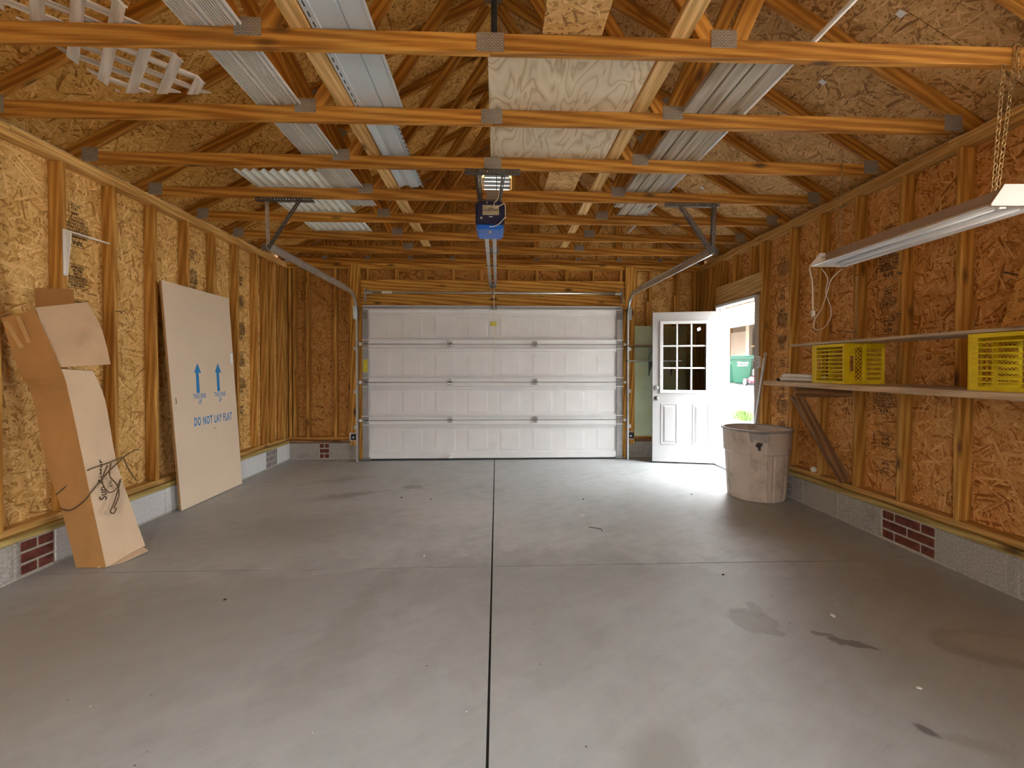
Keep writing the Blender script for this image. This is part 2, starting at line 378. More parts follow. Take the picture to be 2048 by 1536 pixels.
# concrete slab: trowel clouds, fine grain, worn marks and damp stains at fixed floor places
m, t, b = nt('concrete_floor'); v = nd(t, 'ShaderNodeNewGeometry').outputs['Position']
n1 = noise(t, v, 0.9, 5, 0.6); n2 = noise(t, vscale(t, v, (1, 1, 1)), 7.0, 6, 0.65); n3 = noise(t, v, 140, 2)
rv = vscale(t, nd(t, 'ShaderNodeMapping', {'Vector': v, 'Rotation': (0, 0, -0.55)}).outputs[0], (1.2, 6.0, 1))
n4 = noise(t, rv, 2.0, 5, 0.7)
f = math_(t, 'ADD', math_(t, 'ADD', math_(t, 'MULTIPLY', n1, 0.32), math_(t, 'MULTIPLY', n2, 0.30)), math_(t, 'ADD', math_(t, 'MULTIPLY', n3, 0.12), math_(t, 'MULTIPLY', n4, 0.28)))
c = ramp(t, f, [(0.30, (0.27, 0.275, 0.26)), (0.50, (0.415, 0.435, 0.435)), (0.70, (0.53, 0.555, 0.56))])
warp = nd(t, 'ShaderNodeTexNoise', {'Vector': v, 'Scale': 9.0, 'Detail': 4}).outputs['Color']
warp = nd(t, 'ShaderNodeVectorMath', {0: warp, 1: (0.5, 0.5, 0.5)}, operation='SUBTRACT').outputs[0]
def stain(c, x, y, rx, ry, rot, colr, amt, wob=0.22, soft=0.25):
    vv = nd(t, 'ShaderNodeVectorMath', {0: v, 1: vscale(t, warp, (wob, wob, 0))}, operation='ADD').outputs[0]
    vv = nd(t, 'ShaderNodeVectorMath', {0: vv, 1: (x, y, 0)}, operation='SUBTRACT').outputs[0]
    vv = nd(t, 'ShaderNodeMapping', {'Vector': vv, 'Rotation': (0, 0, -rot)}).outputs[0]
    vv = vscale(t, vv, (1 / rx, 1 / ry, 0.0))
    d = nd(t, 'ShaderNodeVectorMath', {0: vv}, operation='LENGTH').outputs['Value']
    k = nd(t, 'ShaderNodeMapRange', {'Value': d, 'From Min': 1 - soft, 'From Max': 1 + soft, 'To Min': amt, 'To Max': 0.0}).outputs[0]
    return mixc(t, k, c, colr)
dk = (0.20, 0.19, 0.165)
c = stain(c, 0.2, 1.0, 4.2, 2.05, 0.0, (0.225, 0.225, 0.215), 0.50, 0.9, 0.10)
c = stain(c, -2.3, 2.9, 1.5, 1.3, 0.3, (0.25, 0.245, 0.23), 0.35, 0.7, 0.35)
for a in ((1.33, 2.19, 0.11, 0.13, 0.9, dk, 0.62, 0.20, 0.10), (1.28, 2.27, 0.05, 0.02, 0.2, dk, 0.5, 0.15, 0.1), (1.40, 2.31, 0.03, 0.07, -0.5, dk, 0.5, 0.15, 0.1),
          (1.70, 2.00, 0.09, 0.035, -0.5, (0.10, 0.09, 0.08), 0.75, 0.16, 0.15), (1.60, 2.08, 0.05, 0.02, -0.3, (0.12, 0.11, 0.10), 0.7, 0.12, 0.2),
          (2.36, 1.93, 0.30, 0.15, -0.25, dk, 0.55, 0.10, 0.08), (2.40, 1.95, 0.22, 0.10, -0.25, (0.42, 0.40, 0.37), 0.6, 0.12, 0.3),
          (0.56, 1.45, 0.13, 0.10, 0.7, dk, 0.5, 0.10, 0.35), (1.55, 1.50, 0.035, 0.02, -0.6, (0.09, 0.08, 0.075), 0.8, 0.08, 0.3), (1.66, 1.45, 0.07, 0.03, -0.5, dk, 0.45, 0.1, 0.4),
          (-1.55, 4.52, 0.28, 0.09, 0.45, dk, 0.6, 0.25, 0.5), (-0.93, 4.80, 0.12, 0.07, -0.2, dk, 0.6, 0.22, 0.3), (-1.75, 5.2, 0.3, 0.08, 0.4, dk, 0.35, 0.25, 0.6),
          (-1.13, 1.70, 0.16, 0.10, 0.5, (0.50, 0.49, 0.47), 0.10, 0.15, 0.3), (-0.78, 2.0, 0.13, 0.30, -0.3, dk, 0.30, 0.3, 0.5),
          (-0.72, 2.55, 0.07, 0.35, -0.25, dk, 0.30, 0.25, 0.5), (0.25, 2.75, 0.85, 0.40, 0.1, dk, 0.18, 0.35, 0.15), (0.10, 2.1, 0.45, 0.30, 0.1, dk, 0.18, 0.3, 0.15),
          (-0.35, 3.95, 0.5, 0.35, 0, (0.58, 0.57, 0.55), 0.25, 0.3, 0.1), (-1.6, 3.6, 0.7, 0.35, 0.3, dk, 0.28, 0.5, 0.6), (2.35, 3.3, 0.45, 0.9, -0.2, (0.25, 0.22, 0.18), 0.3, 0.4, 0.6),
          (2.5, 2.5, 0.35, 0.5, 0.1, (0.27, 0.25, 0.22), 0.25, 0.4, 0.6), (-2.2, 2.0, 0.9, 0.5, 0.4, (0.24, 0.21, 0.18), 0.25, 0.4, 0.6)):
    c = stain(c, *a)
sk = nd(t, 'ShaderNodeTexVoronoi', {'Vector': vscale(t, v, (26, 26, 26)), 'Scale': 1.0}); sk1 = nd(t, 'ShaderNodeSeparateColor', {0: sk.outputs['Color']})
def specks(c, chan, lim, rad, colr):
    k = math_(t, 'MULTIPLY', math_(t, 'LESS_THAN', sk1.outputs[chan], lim), math_(t, 'LESS_THAN', sk.outputs['Distance'], rad)); return mixc(t, k, c, colr)
c = specks(c, 0, 0.03, 0.10, (0.08, 0.07, 0.06)); c = specks(c, 1, 0.012, 0.09, (0.75, 0.73, 0.70))
sc_ = noise(t, vscale(t, nd(t, 'ShaderNodeMapping', {'Vector': v, 'Rotation': (0, 0, -0.5)}).outputs[0], (3.0, 30.0, 1)), 1.0, 6, 0.75)
c = mixc(t, nd(t, 'ShaderNodeMapRange', {'Value': sc_, 'From Min': 0.60, 'From Max': 0.78, 'To Min': 0.0, 'To Max': 0.55}).outputs[0], c, (0.22, 0.20, 0.175))
t.links.new(c, b.inputs['Base Color']); b.inputs['Roughness'].default_value = 0.5; b.inputs['Specular IOR Level'].default_value = 0.5
bump(t, b, n2, 0.05, 0.01)
plain('joint_dark', (0.02, 0.018, 0.015), 1.0, 0, 0.2, 20, 0.0)
M_ = MATS

# ================================================================== THE SETTING
XF, XB = 2.985, 2.946           # stud face, block and sill face
XS = XF + 0.089                 # sheathing face
YW = 6.33                       # garage-door wall stud face
YR = -0.95                      # unseen wall behind
ZT = 2.805                      # top of the side walls
CX = -0.03                      # truss centre line
def panel(name, c, u, v, w, h, th, mat, parent, bev=0.001):
    u, v = Vector(u).normalized(), Vector(v).normalized(); n = u.cross(v)
    M = Matrix((u, v, n)).transposed().to_4x4(); M.translation = Vector(c)
    return obj(name, box_me(w, h, th, bev), mat, parent, M)

# ---- floor
fl = empty('floor', (0, 2.7, 0), 'grey concrete garage slab with sawn joints and stains', 'floor', kind='structure')
ab('subbase', (-3.1, 3.1), (YR - 0.1, 6.45), (-0.16, -0.022), M_['joint_dark'], fl)
for xr in ((-3.1, CX - 0.007), (CX + 0.003, 3.1)):
    ab('slab', xr, (2.874, 6.45), (-0.03, 0.0), M_['concrete_floor'], fl, bev=0.0)
    ab('slab', xr, (YR - 0.1, 2.866), (-0.03, 0.0), M_['concrete_floor'], fl, bev=0.0)

for xr, yr in (((CX - 0.0075, CX + 0.0035), (YR - 0.1, 6.21)), ((-3.05, 2.75), (2.8655, 2.8745))): ab('joint_filler', xr, yr, (-0.028, -0.0022), M_['joint_dark'], fl, bev=0.0)
# ---- lettered mill stamps
def stamp_me(kind):
    L = {'grade': [('APA', .040), ('THE ENGINEERED', .016), ('WOOD ASSOCIATION', .016), ('RATED SHEATHING', .018), ('24/16 7/16 INCH', .020), ('SIZED FOR SPACING', .016), ('EXPOSURE 1', .020)],
         'notes': [('PANEL GRADE', .014), ('SPAN RATING 24/16', .014), ('STRENGTH AXIS', .016), ('THIS DIRECTION', .016), ('PS 2-92', .018), ('PRP-108', .018), ('HUD-UM-40', .016)],
         'short': [('APA', .032), ('24/16', .024), ('EXPOSURE 1', .016)]}[kind]
    bm = bmesh.new(); z = 0.0
    for s, h in L:
        me = text_me(s, h * 1.35, 0.8, 0.0006); bm2 = bmesh.new(); bm2.from_mesh(me)
        bmesh.ops.translate(bm2, vec=(0, z - h * 0.5, 0), verts=bm2.verts); tmp = bpy.data.meshes.new('t'); bm2.to_mesh(tmp); bm2.free(); bm.from_mesh(tmp)
        bpy.data.meshes.remove(tmp); bpy.data.meshes.remove(me); z -= h * 1.25
    bm_box(bm, (-0.085, 0.085), (0.010, 0.013), (0, 0.0003)); bm_box(bm, (-0.085, 0.085), (z - 0.006, z - 0.003), (0, 0.0003))
    bm_box(bm, (0.093, 0.097), (z, 0.0), (0, 0.0003))
    bmesh.ops.translate(bm, vec=(0, -z / 2, 0), verts=bm.verts)
    me = new_mesh('stamp_' + kind, bm); me.materials.append(M_['print_black']); return me
STAMP = {k: stamp_me(k) for k in ('grade', 'notes', 'short')}
def stamp(wall, side, y, z, kind, flip=False, s=1.0):
    u, v, n = (Vector((0, 1, 0)), Vector((0, 0, 1)), Vector((1, 0, 0))) if side < 0 else (Vector((0, -1, 0)), Vector((0, 0, 1)), Vector((-1, 0, 0)))
    if flip: u, v = -u, -v
    M = Matrix((u * s, v * s, n)).transposed().to_4x4(); M.translation = Vector((side * XS, y, z)) + n * 0.0008
    obj('printed_stamp', STAMP[kind], None, wall, M)

# ---- side walls
def blocks(wall, spans, face, sgn, axis, mat='block_grey'):
    """spans along the wall; each ('b'|'r'|'g', a, b): block, red bricks, grey bricks"""
    d = 0.19
    for k, a, b_ in spans:
        if axis == 'y': rng = lambda p, q, z0, z1, m, nm, inset=0.0: ab(nm, sorted((sgn * (face + inset), sgn * (face + d))), (p, q), (z0, z1), m, wall, 'y', 0.004)
        else: rng = lambda p, q, z0, z1, m, nm, inset=0.0: ab(nm, (p, q), (face + inset, face + d), (z0, z1), m, wall, 'x', 0.004)
        if k == 'b' or k == 'p': rng(a + 0.004, b_ - 0.004, 0.016, 0.232, M_['block_lit' if k == 'p' else mat], 'concrete_block')
        else:
            w = b_ - a
            for r in range(3):
                z0 = 0.020 + r * 0.0725; n = max(1, round(w / 0.2)); bw = w / n; off = (0.5 * bw if r % 2 == 0 else 0.0)
                x = a - off
                while x < b_ - 0.01:
                    p, q = max(x, a) + 0.005, min(x + bw, b_) - 0.005
                    if q - p > 0.02: rng(p, q, z0, z0 + 0.058, M_['brick_red' if k == 'r' else 'brick_grey'], 'brick', 0.002)
                    x += bw
def side_wall(sgn, name, label, studs, extra, spans, opening=None, osbm='osb_gold', lower='block_grey'):
    w = empty(name, (sgn * XF, 2.7, 0), label, 'wall', kind='structure')
    segs = [(YR, 6.42)] if not opening else [(YR, opening[0]), (opening[1], 6.42)]
    for a, b_ in segs:
        ab('mortar_bed', sorted((sgn * (XB + 0.006), sgn * (XB + 0.15))), (a, b_), (-0.02, 0.235), M_['mortar'], w, 'y')
        ab('sill_plate', sorted((sgn * (XB - 0.004), sgn * (XB + 0.136))), (a, b_), (0.236, 0.276), M_['lumber_treated'], w, 'y')
        y = a
        while y < b_ - 0.05:
            e = min(y + 2.44 if a == YR else y + 1.3, b_)
            ab('sole_plate', sorted((sgn * XF, sgn * XS)), (y + 0.0015, e - 0.0015), (0.277, 0.318), M_['lumber_plate'], w, 'y')
            y = e
    for k, z0 in enumerate((2.728, 2.767)):
        for a, b_ in ((YR, 1.9 + 0.9 * k), (1.903 + 0.9 * k, 6.42)):
            ab('top_plate', sorted((sgn * (XF - 0.001 * k), sgn * XS)), (a, b_), (z0, z0 + 0.038), M_['lumber_plate'], w, 'y')
    for y in studs:
        ab('stud', sorted((sgn * XF, sgn * XS)), (y, y + 0.038), (0.318, 2.728), M_['lumber_stud'], w, 'z')
    for (y0, y1, z0, z1, m) in extra:
        ab('stud' if z1 - z0 > 0.3 and y1 - y0 < 0.1 else 'header_board', sorted((sgn * (XF - (0.0 if y1 - y0 < 0.1 else 0.004)), sgn * XS)), (y0, y1), (z0, z1), M_[m], w, 'z' if y1 - y0 < 0.1 else 'y')
    # sheathing sheets, upright 4 x 8 panels
    e = YR
    while e < 6.42:
        q = min(e + 1.219, 6.42)
        cuts = [(e, q, 0.20, 2.79)]
        if opening and q > opening[0] and e < opening[1]:
            cuts = []
            if e < opening[0]: cuts.append((e, opening[0], 0.20, 2.79))
            if q > opening[1]: cuts.append((opening[1], q, 0.20, 2.79))
            cuts.append((max(e, opening[0]), min(q, opening[1]), opening[2], 2.79))
        if sgn > 0:
            nc = []
            for a, b_, z0, z1 in cuts:
                if b_ <= -0.5 or a >= 1.7: nc.append((a, b_, z0, z1)); continue
                if a < -0.5: nc.append((a, -0.5, z0, z1))
                if b_ > 1.7: nc.append((1.7, b_, z0, z1))
                nc += [(max(a, -0.5), min(b_, 1.7), z0, 1.56), (max(a, -0.5), min(b_, 1.7), 2.55, z1)]
            cuts = nc
        for a, b_, z0, z1 in cuts:
            panel('sheathing_panel', (sgn * (XS + 0.0065), (a + b_) / 2, (z0 + z1) / 2), (0, 0, 1), (0, 1, 0), z1 - z0, b_ - a - 0.003, 0.0115, M_[osbm], w)
        e = q
    blocks(w, spans, XB, sgn, 'y', lower)
    return w
near = [2.704 - 0.4064 * k for k in range(1, 9)]
wl = side_wall(-1, 'wall_left', 'stud wall clad in golden strand board opposite the entry door', near + [2.704 + 0.4064 * k for k in range(9)] + [5.78, 6.20, 6.255, 6.335, 6.378], [],
     [('b', -0.9 + 0.406 * k, -0.9 + 0.406 * (k + 1)) for k in range(9)] + [('b', 2.76, 2.795), ('r', 2.795, 3.005), ('p', 3.005, 3.17), ('p', 3.17, 3.575), ('p', 3.575, 3.98), ('p', 3.98, 4.386), ('p', 4.386, 4.79), ('p', 4.79, 5.28), ('p', 5.28, 5.684), ('g', 5.684, 5.963), ('p', 5.963, 6.33)])  # far blocks paler, bricks greyer: door light put into their colours
DO = (4.885, 5.80, 2.10)
wr = side_wall(1, 'wall_right', 'stud wall clad in reddish strand board holding the entry door', [y for y in near if not -0.53 < y < 1.69] + [2.71 + 0.4064 * k for k in range(5)],
     [(4.80, 4.838, 0.318, 2.728, 'lumber_stud'), (4.840, 4.878, 0.318, 2.147, 'lumber_stud'), (4.8405, 5.84, 2.148, 2.395, 'lumber_pale'),
      (5.803, 5.841, 0.318, 2.147, 'lumber_stud'), (5.843, 5.881, 0.318, 2.728, 'lumber_stud'), (4.842, 4.88, 2.396, 2.728, 'lumber_stud'), (5.02, 5.058, 2.396, 2.728, 'lumber_stud'), (5.392, 5.43, 2.396, 2.728, 'lumber_stud'), (5.70, 5.738, 2.396, 2.728, 'lumber_stud'),
      (6.02, 6.058, 0.318, 2.728, 'lumber_stud'), (6.22, 6.258, 0.318, 2.728, 'lumber_stud'), (6.335, 6.373, 0.318, 2.728, 'lumber_stud'), (6.376, 6.414, 0.318, 2.728, 'lumber_stud')],
     [('b', -0.9 + 0.406 * k, -0.9 + 0.406 * (k + 1)) for k in range(8)] + [('b', 2.35, 2.41), ('b', 2.41, 2.828), ('r', 2.828, 3.232), ('b', 3.232, 3.662), ('b', 3.662, 4.085), ('b', 4.085, 4.25), ('g', 4.25, 4.45), ('b', 4.45, 4.87), ('b', 5.82, 6.33)],
     (DO[0], DO[1], DO[2]), 'osb_red')
for y, z, k, f, s in ((3.32, 2.30, 'grade', True, 1.05), (3.32, 1.98, 'notes', True, 1.1), (3.32, 1.76, 'short', True, 1.0), (3.30, 2.46, 'short', True, 0.9), (4.53, 2.20, 'grade', True, 1.0), (4.53, 2.45, 'short', True, 0.9), (5.36, 2.1, 'notes', True, 1.0), (5.36, 1.75, 'grade', True, 1.1), (5.36, 1.42, 'notes', True, 1.1), (5.36, 1.1, 'grade', True, 1.0), (5.36, 0.8, 'short', True, 1.0), (5.36, 2.35, 'short', True, 1)):
    stamp(wl, -1, y, z, k, f, s)
for y, z, k, f, s in ((4.60, 2.40, 'grade', False, 1.05), (4.60, 2.10, 'short', False, 1.2), (4.60, 1.85, 'grade', False, 1.05), (4.60, 1.58, 'notes', False, 1.0), (4.60, 1.36, 'short', False, 1.0), (4.60, 0.92, 'grade', False, 1.1), (4.60, 0.66, 'notes', False, 1.0), (4.60, 1.12, 'short', False, 1),
                     (3.33, 2.38, 'short', True, 1.0), (3.33, 2.12, 'grade', True, 1.1), (3.33, 1.86, 'notes', True, 1.0), (3.33, 1.64, 'short', True, 1.2), (3.36, 1.04, 'grade', True, 1.0), (3.34, 0.74, 'short', True, 1.1), (3.34, 0.52, 'short', False, 1.0)):
    stamp(wr, 1, y, z, k, f, s)

# ---- wall with the garage door
wb_ = empty('wall_back', (0, YW, 0), 'stud wall framing the wide garage door under a gable', 'wall', kind='structure')
ys = (YW, YW + 0.089)
for x0, x1 in ((-2.985, -1.955), (1.875, 2.985)):
    ab('mortar_bed', (x0, x1), (YW - 0.02, YW + 0.12), (-0.02, 0.235), M_['mortar'], wb_)
    ab('sill_plate', (x0, x1), (YW - 0.034, YW + 0.10), (0.236, 0.276), M_['brace_wood'], wb_)
    ab('sole_plate', (x0, x1), ys, (0.277, 0.318), M_['lumber_stud'], wb_)
    panel('sheathing_panel', ((x0 + x1) / 2 + (-0.045 if x0 < 0 else 0.045), YW + 0.0945, 1.5), (0, 0, 1), (1, 0, 0), 2.6, x1 - x0 + 0.09, 0.011, M_['osb_brown' if x0 < 0 else 'osb_gold'], wb_)  # left board browner, right golden: uneven light put into board colour
panel('sheathing_panel', (-0.04, YW + 0.095, 2.63), (1, 0, 0), (0, 0, 1), 3.83, 0.34, 0.011, M_['osb_brown'], wb_)
for k, z0 in enumerate((2.728, 2.767)): ab('top_plate', (-2.984, 2.984), (YW - 0.001 * k, YW + 0.089), (z0, z0 + 0.038), M_['lumber_header'], wb_)
for x in (-2.966, -2.905, -2.72, -2.326, -2.13, 2.015, 2.232, 2.64, 2.89, 2.94):
    ab('stud', (x, x + 0.038), ys, (0.318, 2.728), M_['lumber_stud'], wb_, 'z')
for x, z in ((2.19, 2.28), (2.60, 2.37)): ab('block_stud', (x, x + 0.038), ys, (0.318, z), M_['lumber_stud'], wb_, 'z')
for x0, x1 in ((-2.088, -1.952), (1.872, 2.008)):
    ab('track_post', (x0, x1), (YW - 0.036, YW + 0.05), (0.20, 2.775), M_['lumber_header'], wb_, 'z')
for x in (-1.862, -1.461, -1.047, -0.638, -0.242, 0.163, 0.563, 0.993, 1.397, 1.802): ab('cripple_stud', (x, x + 0.038), (YW + 0.004, YW + 0.089), (2.572, 2.728), M_['lumber_stud'], wb_, 'z')
ab('header_board', (-1.95, 1.87), (YW - 0.002, YW + 0.07), (2.335, 2.572), M_['lumber_header'], wb_)
ab('header_board', (-1.95, 1.87), (YW - 0.030, YW + 0.07), (2.115, 2.333), M_['lumber_header'], wb_)
for x0, x1 in ((-1.952, -1.85), (1.77, 1.872)): ab('jamb_board', (x0, x1), (6.2635, YW + 0.12), (0.0, 2.118), M_['lumber_header'], wb_, 'z')
ab('head_stop', (-1.95, 1.87), (6.2635, YW - 0.031), (2.10, 2.20), M_['lumber_header'], wb_)
blocks(wb_, [('b', -2.94, -2.53), ('r', -2.53, -2.388), ('b', -2.388, -1.957), ('b', 1.877, 2.28), ('b', 2.28, 2.68), ('b', 2.68, 2.94)], YW - 0.024, 1, 'x')
# gable sheathing in two leaning halves above the plate
zl0 = 2.805 + 0.112
def zlow(x): return zl0 + 0.575 * (2.92 - abs(x - CX))
for a, b_, lo, hi in ((-2.98, -1.83, 2.8, 9), (-1.83, -0.63, 2.8, 9), (-0.63, 0.57, 2.8, 3.80), (-0.63, -0.18, 3.80, 9), (0.18, 0.57, 3.80, 9), (-0.18, 0.18, 4.16, 9), (0.57, 1.80, 2.8, 9), (1.80, 2.98, 2.8, 9)):
    top = [(b_, min(hi, zlow(b_))), (a, min(hi, zlow(a)))]
    if a < CX < b_ and hi > 5: top = [(b_, zlow(b_)), (CX, zlow(CX)), (a, zlow(a))]
    pts = [(a + 0.002, lo), (b_ - 0.002, lo)] + top
    me = poly_me([(u - (a + b_) / 2, v - 3.4) for u, v in pts], -0.005, 0.005, 'xy')
    M = Matrix.Translation(((a + b_) / 2, YW + 0.105, 3.4)) @ Matrix.Rotation(R(90), 4, 'X')
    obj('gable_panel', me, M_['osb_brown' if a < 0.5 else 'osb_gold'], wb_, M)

# ---- the unseen wall behind, with an open doorway added for daylight
we = empty('wall_front', (0, YR, 0), 'strand board wall with an added daylight doorway facing the garage door', 'wall', kind='structure')
RO = (-1.05, -0.15, 2.12)
for xr, zr in (((-3.08, RO[0]), (0, 2.8)), ((RO[1], 3.08), (0, 2.8)), ((RO[0], RO[1]), (RO[2], 2.8))):
    panel('sheathing_panel', (sum(xr) / 2, YR - 0.05, sum(zr) / 2), (1, 0, 0), (0, 0, 1), xr[1] - xr[0], zr[1] - zr[0], 0.1, M_['osb_gold'], we)
me = poly_me([(-3.1, 0.0), (3.04, 0.0), (CX, 1.9)], -0.01, 0.01, 'xy')
obj('gable_panel', me, M_['osb_gold'], we, Matrix.Translation((0, YR - 0.05, 2.8)) @ Matrix.Rotation(R(90), 4, 'X'))

# ---- roof deck: strand-board sheets on the trusses
ce = empty('ceiling', (CX, 2.7, 4.6), 'strand board roof deck sloping down from the ridge', 'ceiling', kind='structure')
sl = math.atan(0.575); ca, sa = math.cos(sl), math.sin(sl)
for sgn in (-1, 1):
    for r, (s0, s1) in enumerate(((0.012, 0.270), (0.273, 1.491), (1.494, 2.710), (2.713, 3.93))):
        y = YR - 0.3 - (1.2 if r % 2 else 0.0)
        while y < 6.7:
            a, b_ = max(y, YR - 0.3), min(y + 2.438, 6.7); y += 2.44
            if b_ - a < 0.05: continue
            sm = (s0 + s1) / 2
            zt = zlow(CX) + 0.1027 + 0.001
            c = Vector((CX + sgn * sm * ca, (a + b_) / 2, zt - sm * sa)) + Vector((sgn * sa, 0, ca)) * 0.006
            u = Vector((0, 1, 0)); v = Vector((sgn * ca, 0, -sa))
            panel('roof_panel', c, u, v, b_ - a - 0.003, s1 - s0, 0.011, M_['osb_roof_gold' if sgn < 0 else 'osb_roof_pale'], ce)
for (x, y) in ((2.32, 2.45), (2.32, 3.05), (2.32, 3.66), (2.32, 4.27), (2.32, 4.88), (-2.38, 2.45), (-2.38, 3.05), (-2.38, 3.66)):
    z = zlow(x) + 0.1027
    o = obj('panel_clip', box_me(0.045, 0.036, 0.004, 0.001), M_['print_white'], ce, Matrix.Translation((x, y, z - 0.004)) @ Matrix.Rotation(sl if x > 0 else -sl, 4, 'Y'))
# shingled outer roof skin and clapboard outer walls
for sgn in (-1, 1):
    L_ = 3.95; c = Vector((CX + sgn * L_ / 2 * ca, 2.75, zlow(CX) + 0.1027 - L_ / 2 * sa)) + Vector((sgn * sa, 0, ca)) * 0.045
    panel('roof_covering', c, (0, 1, 0), (sgn * ca, 0, -sa), 8.0, L_ + 0.06, 0.06, M_['black_rubber'], ce)
    ab('eave_soffit', sorted((sgn * 3.135, sgn * 3.36)), (YR - 0.3, 6.7), (2.62, 2.65), M_['siding_white'], ce, 'y')
    ab('fascia', sorted((sgn * 3.33, sgn * 3.36)), (YR - 0.3, 6.7), (2.62, 2.80), M_['siding_white'], ce, 'y')
for sgn in (-1, 1):
    for y in (6.44, YR - 0.14): ab('eave_return', sorted((sgn * 3.09, sgn * 3.36)), (y, y + 0.04), (2.60, 2.84 if True else 2.9), M_['siding_white'], ce, 'x')
for y0, y1, z0, z1 in ((YR - 0.1, -0.5, -0.17, 2.86), (-0.5, 1.7, -0.17, 1.56), (-0.5, 1.7, 2.55, 2.86), (1.7, DO[0] - 0.008, -0.17, 2.86), (DO[1] + 0.008, 6.47, -0.17, 2.86)): ab('outer_cladding', (3.087, 3.13), (y0, y1), (z0, z1), M_['siding_white'], wr, 'y')
w1 = empty('added_window_1', (3.03, 0.6, 1.56), 'unseen open window added for daylight above the wooden shelf', 'window', kind='structure')  # unseen opening, added to bring fill light into the near half
for y0, y1 in ((-0.5, -0.45), (1.65, 1.7)): ab('frame', (3.0, 3.12), (y0, y1), (1.56, 2.55), M_['trim_white'], w1, 'z')
for z0 in (1.562, 2.50): ab('frame', (3.0, 3.12), (-0.45, 1.65), (z0, z0 + 0.05), M_['trim_white'], w1, 'y')
ab('outer_cladding', (3.087, 3.13), (DO[0] - 0.008, DO[1] + 0.008), (2.12, 2.86), M_['siding_white'], wr, 'y')
ab('outer_cladding', (-3.13, -3.087), (YR - 0.1, 6.47), (-0.17, 2.86), M_['siding_white'], wl, 'y')
for x0, x1 in ((-3.12, -1.93), (1.85, 3.12)): ab('outer_cladding', (x0, x1), (6.44, 6.48), (-0.17, 2.9), M_['siding_white'], wb_, 'x')
ab('outer_cladding', (-1.95, 1.87), (6.44, 6.48), (2.115, 2.9), M_['siding_white'], wb_, 'x')
zc_ = lambda x: 0.07 + 1.78 * (1 - abs(x - CX) / 3.07)
for P in ([(-3.1, 0), (-0.18, 0), (-0.18, zc_(-0.18)), (-3.1, 0.07)], [(0.18, 0), (3.04, 0), (3.04, 0.07), (0.18, zc_(0.18))], [(-0.18, 0), (0.18, 0), (0.18, 0.95), (-0.18, 0.95)], [(-0.18, 1.31), (0.18, 1.31), (0.18, zc_(0.18)), (CX, 1.85), (-0.18, zc_(-0.18))]):
    obj('outer_cladding', poly_me(P, -0.015, 0.015, 'xy'), M_['siding_white'], wb_, Matrix.Translation((0, 6.47, 2.85)) @ Matrix.Rotation(R(90), 4, 'X'))
# lawn and earth outside
gd = tag(ab('ground', (-40, 40), (-40, 60), (-0.3, -0.17), M_['lawn']), 'pale grass and earth yard around the garage', 'ground', kind='structure')
ab('path', (3.2, 7.3), (-2.0, 24.0), (-0.175, -0.12), M_['gravel_pale'], gd)
ab('added_dark_ground', (-6, 3.1), (-16, -1.06), (-0.175, -0.06), M_['asphalt'], gd)  # unseen dark ground, added to dim light bouncing in from behind

# ================================================================== TRUSSES
def plate(parent, x, z, w, h, y=-0.0012, rot=0.0):
    M = W[parent] @ Matrix.Translation((x, y, z)) @ Matrix.Rotation(R(90), 4, 'X') @ Matrix.Rotation(rot, 4, 'Z')
    return obj('connector_plate', box_me(w, h, 0.0022, 0.0004), M_['zinc_plate'], parent, M)
def lbeam(name, parent, p0, p1, w, h, mat, y0=0.0015, y1=0.0365):
    yy = (y0 + y1) / 2
    a = W[parent] @ Vector((p0[0], yy, p0[1])); b_ = W[parent] @ Vector((p1[0], yy, p1[1]))
    L = (b_ - a).length
    return obj(name, box_me(L, y1 - y0, h, 0.003), mat, parent, frame(a, b_, (0, 0, 1)))
def top_chord(parent, sgn, mat, tail=3.32):
    zl = lambda x: 0.112 + 0.575 * (2.92 - x)
    pts = [(0.0, zl(0)), (0.0, zl(0) + 0.1027), (tail, zl(tail) + 0.1027), (tail, zl(tail))]
    rot = []
    for x, z in pts:
        x *= sgn; th = sgn * sl
        dx, dz = x, z - zl(0)
        rot.append((dx * math.cos(th) - dz * math.sin(th), dx * math.sin(th) + dz * math.cos(th)))
    me = poly_me(rot, 0.0, 0.038, 'xz', 0.002)
    M = W[parent] @ Matrix.Translation((0, 0, zl(0))) @ Matrix.Rotation(sgn * sl, 4, 'Y')
    return obj('top_chord', me, mat, parent, M)
TY = [2.084 + 0.611 * k for k in range(-4, 7)]
ORD = {6: 'nearest the garage door', 5: 'second from the garage door', 4: 'third from the garage door', 3: 'fourth from the garage door, carrying the track hangers', 2: 'carrying the opener hanger and a lamp chain', 1: 'one bay beyond the one with the lattice end', 0: 'from which the near lamp chain hangs'}
def fink(y):
    tr = empty('roof_truss', (CX, y, ZT), None, 'roof truss', 'wooden roof trusses')
    lt = M_['lumber_truss']
    for s in (-1, 1):
        ab('bottom_chord', sorted((CX + s * 0.0008, CX + s * 2.935)), (y, y + 0.038), (ZT, ZT + 0.089), lt, tr)
        top_chord(tr, s, lt)
        lbeam('web', tr, (s * 1.06, 0.085), (s * 0.055, 1.725), 0, 0.089, lt)
        lbeam('web', tr, (s * 1.19, 0.085), (s * 1.56, 0.93), 0, 0.089, lt)
        plate(tr, s * 1.125, 0.089, 0.125, 0.084); plate(tr, s * 2.935, 0.062, 0.115, 0.10)
        plate(tr, s * 1.55, 0.90, 0.10, 0.075, rot=s * sl)
    plate(tr, 0.0, 0.045, 0.13, 0.088); plate(tr, 0.0, 1.80, 0.15, 0.12)
    return tr
trs = {}
base = fink(TY[4])
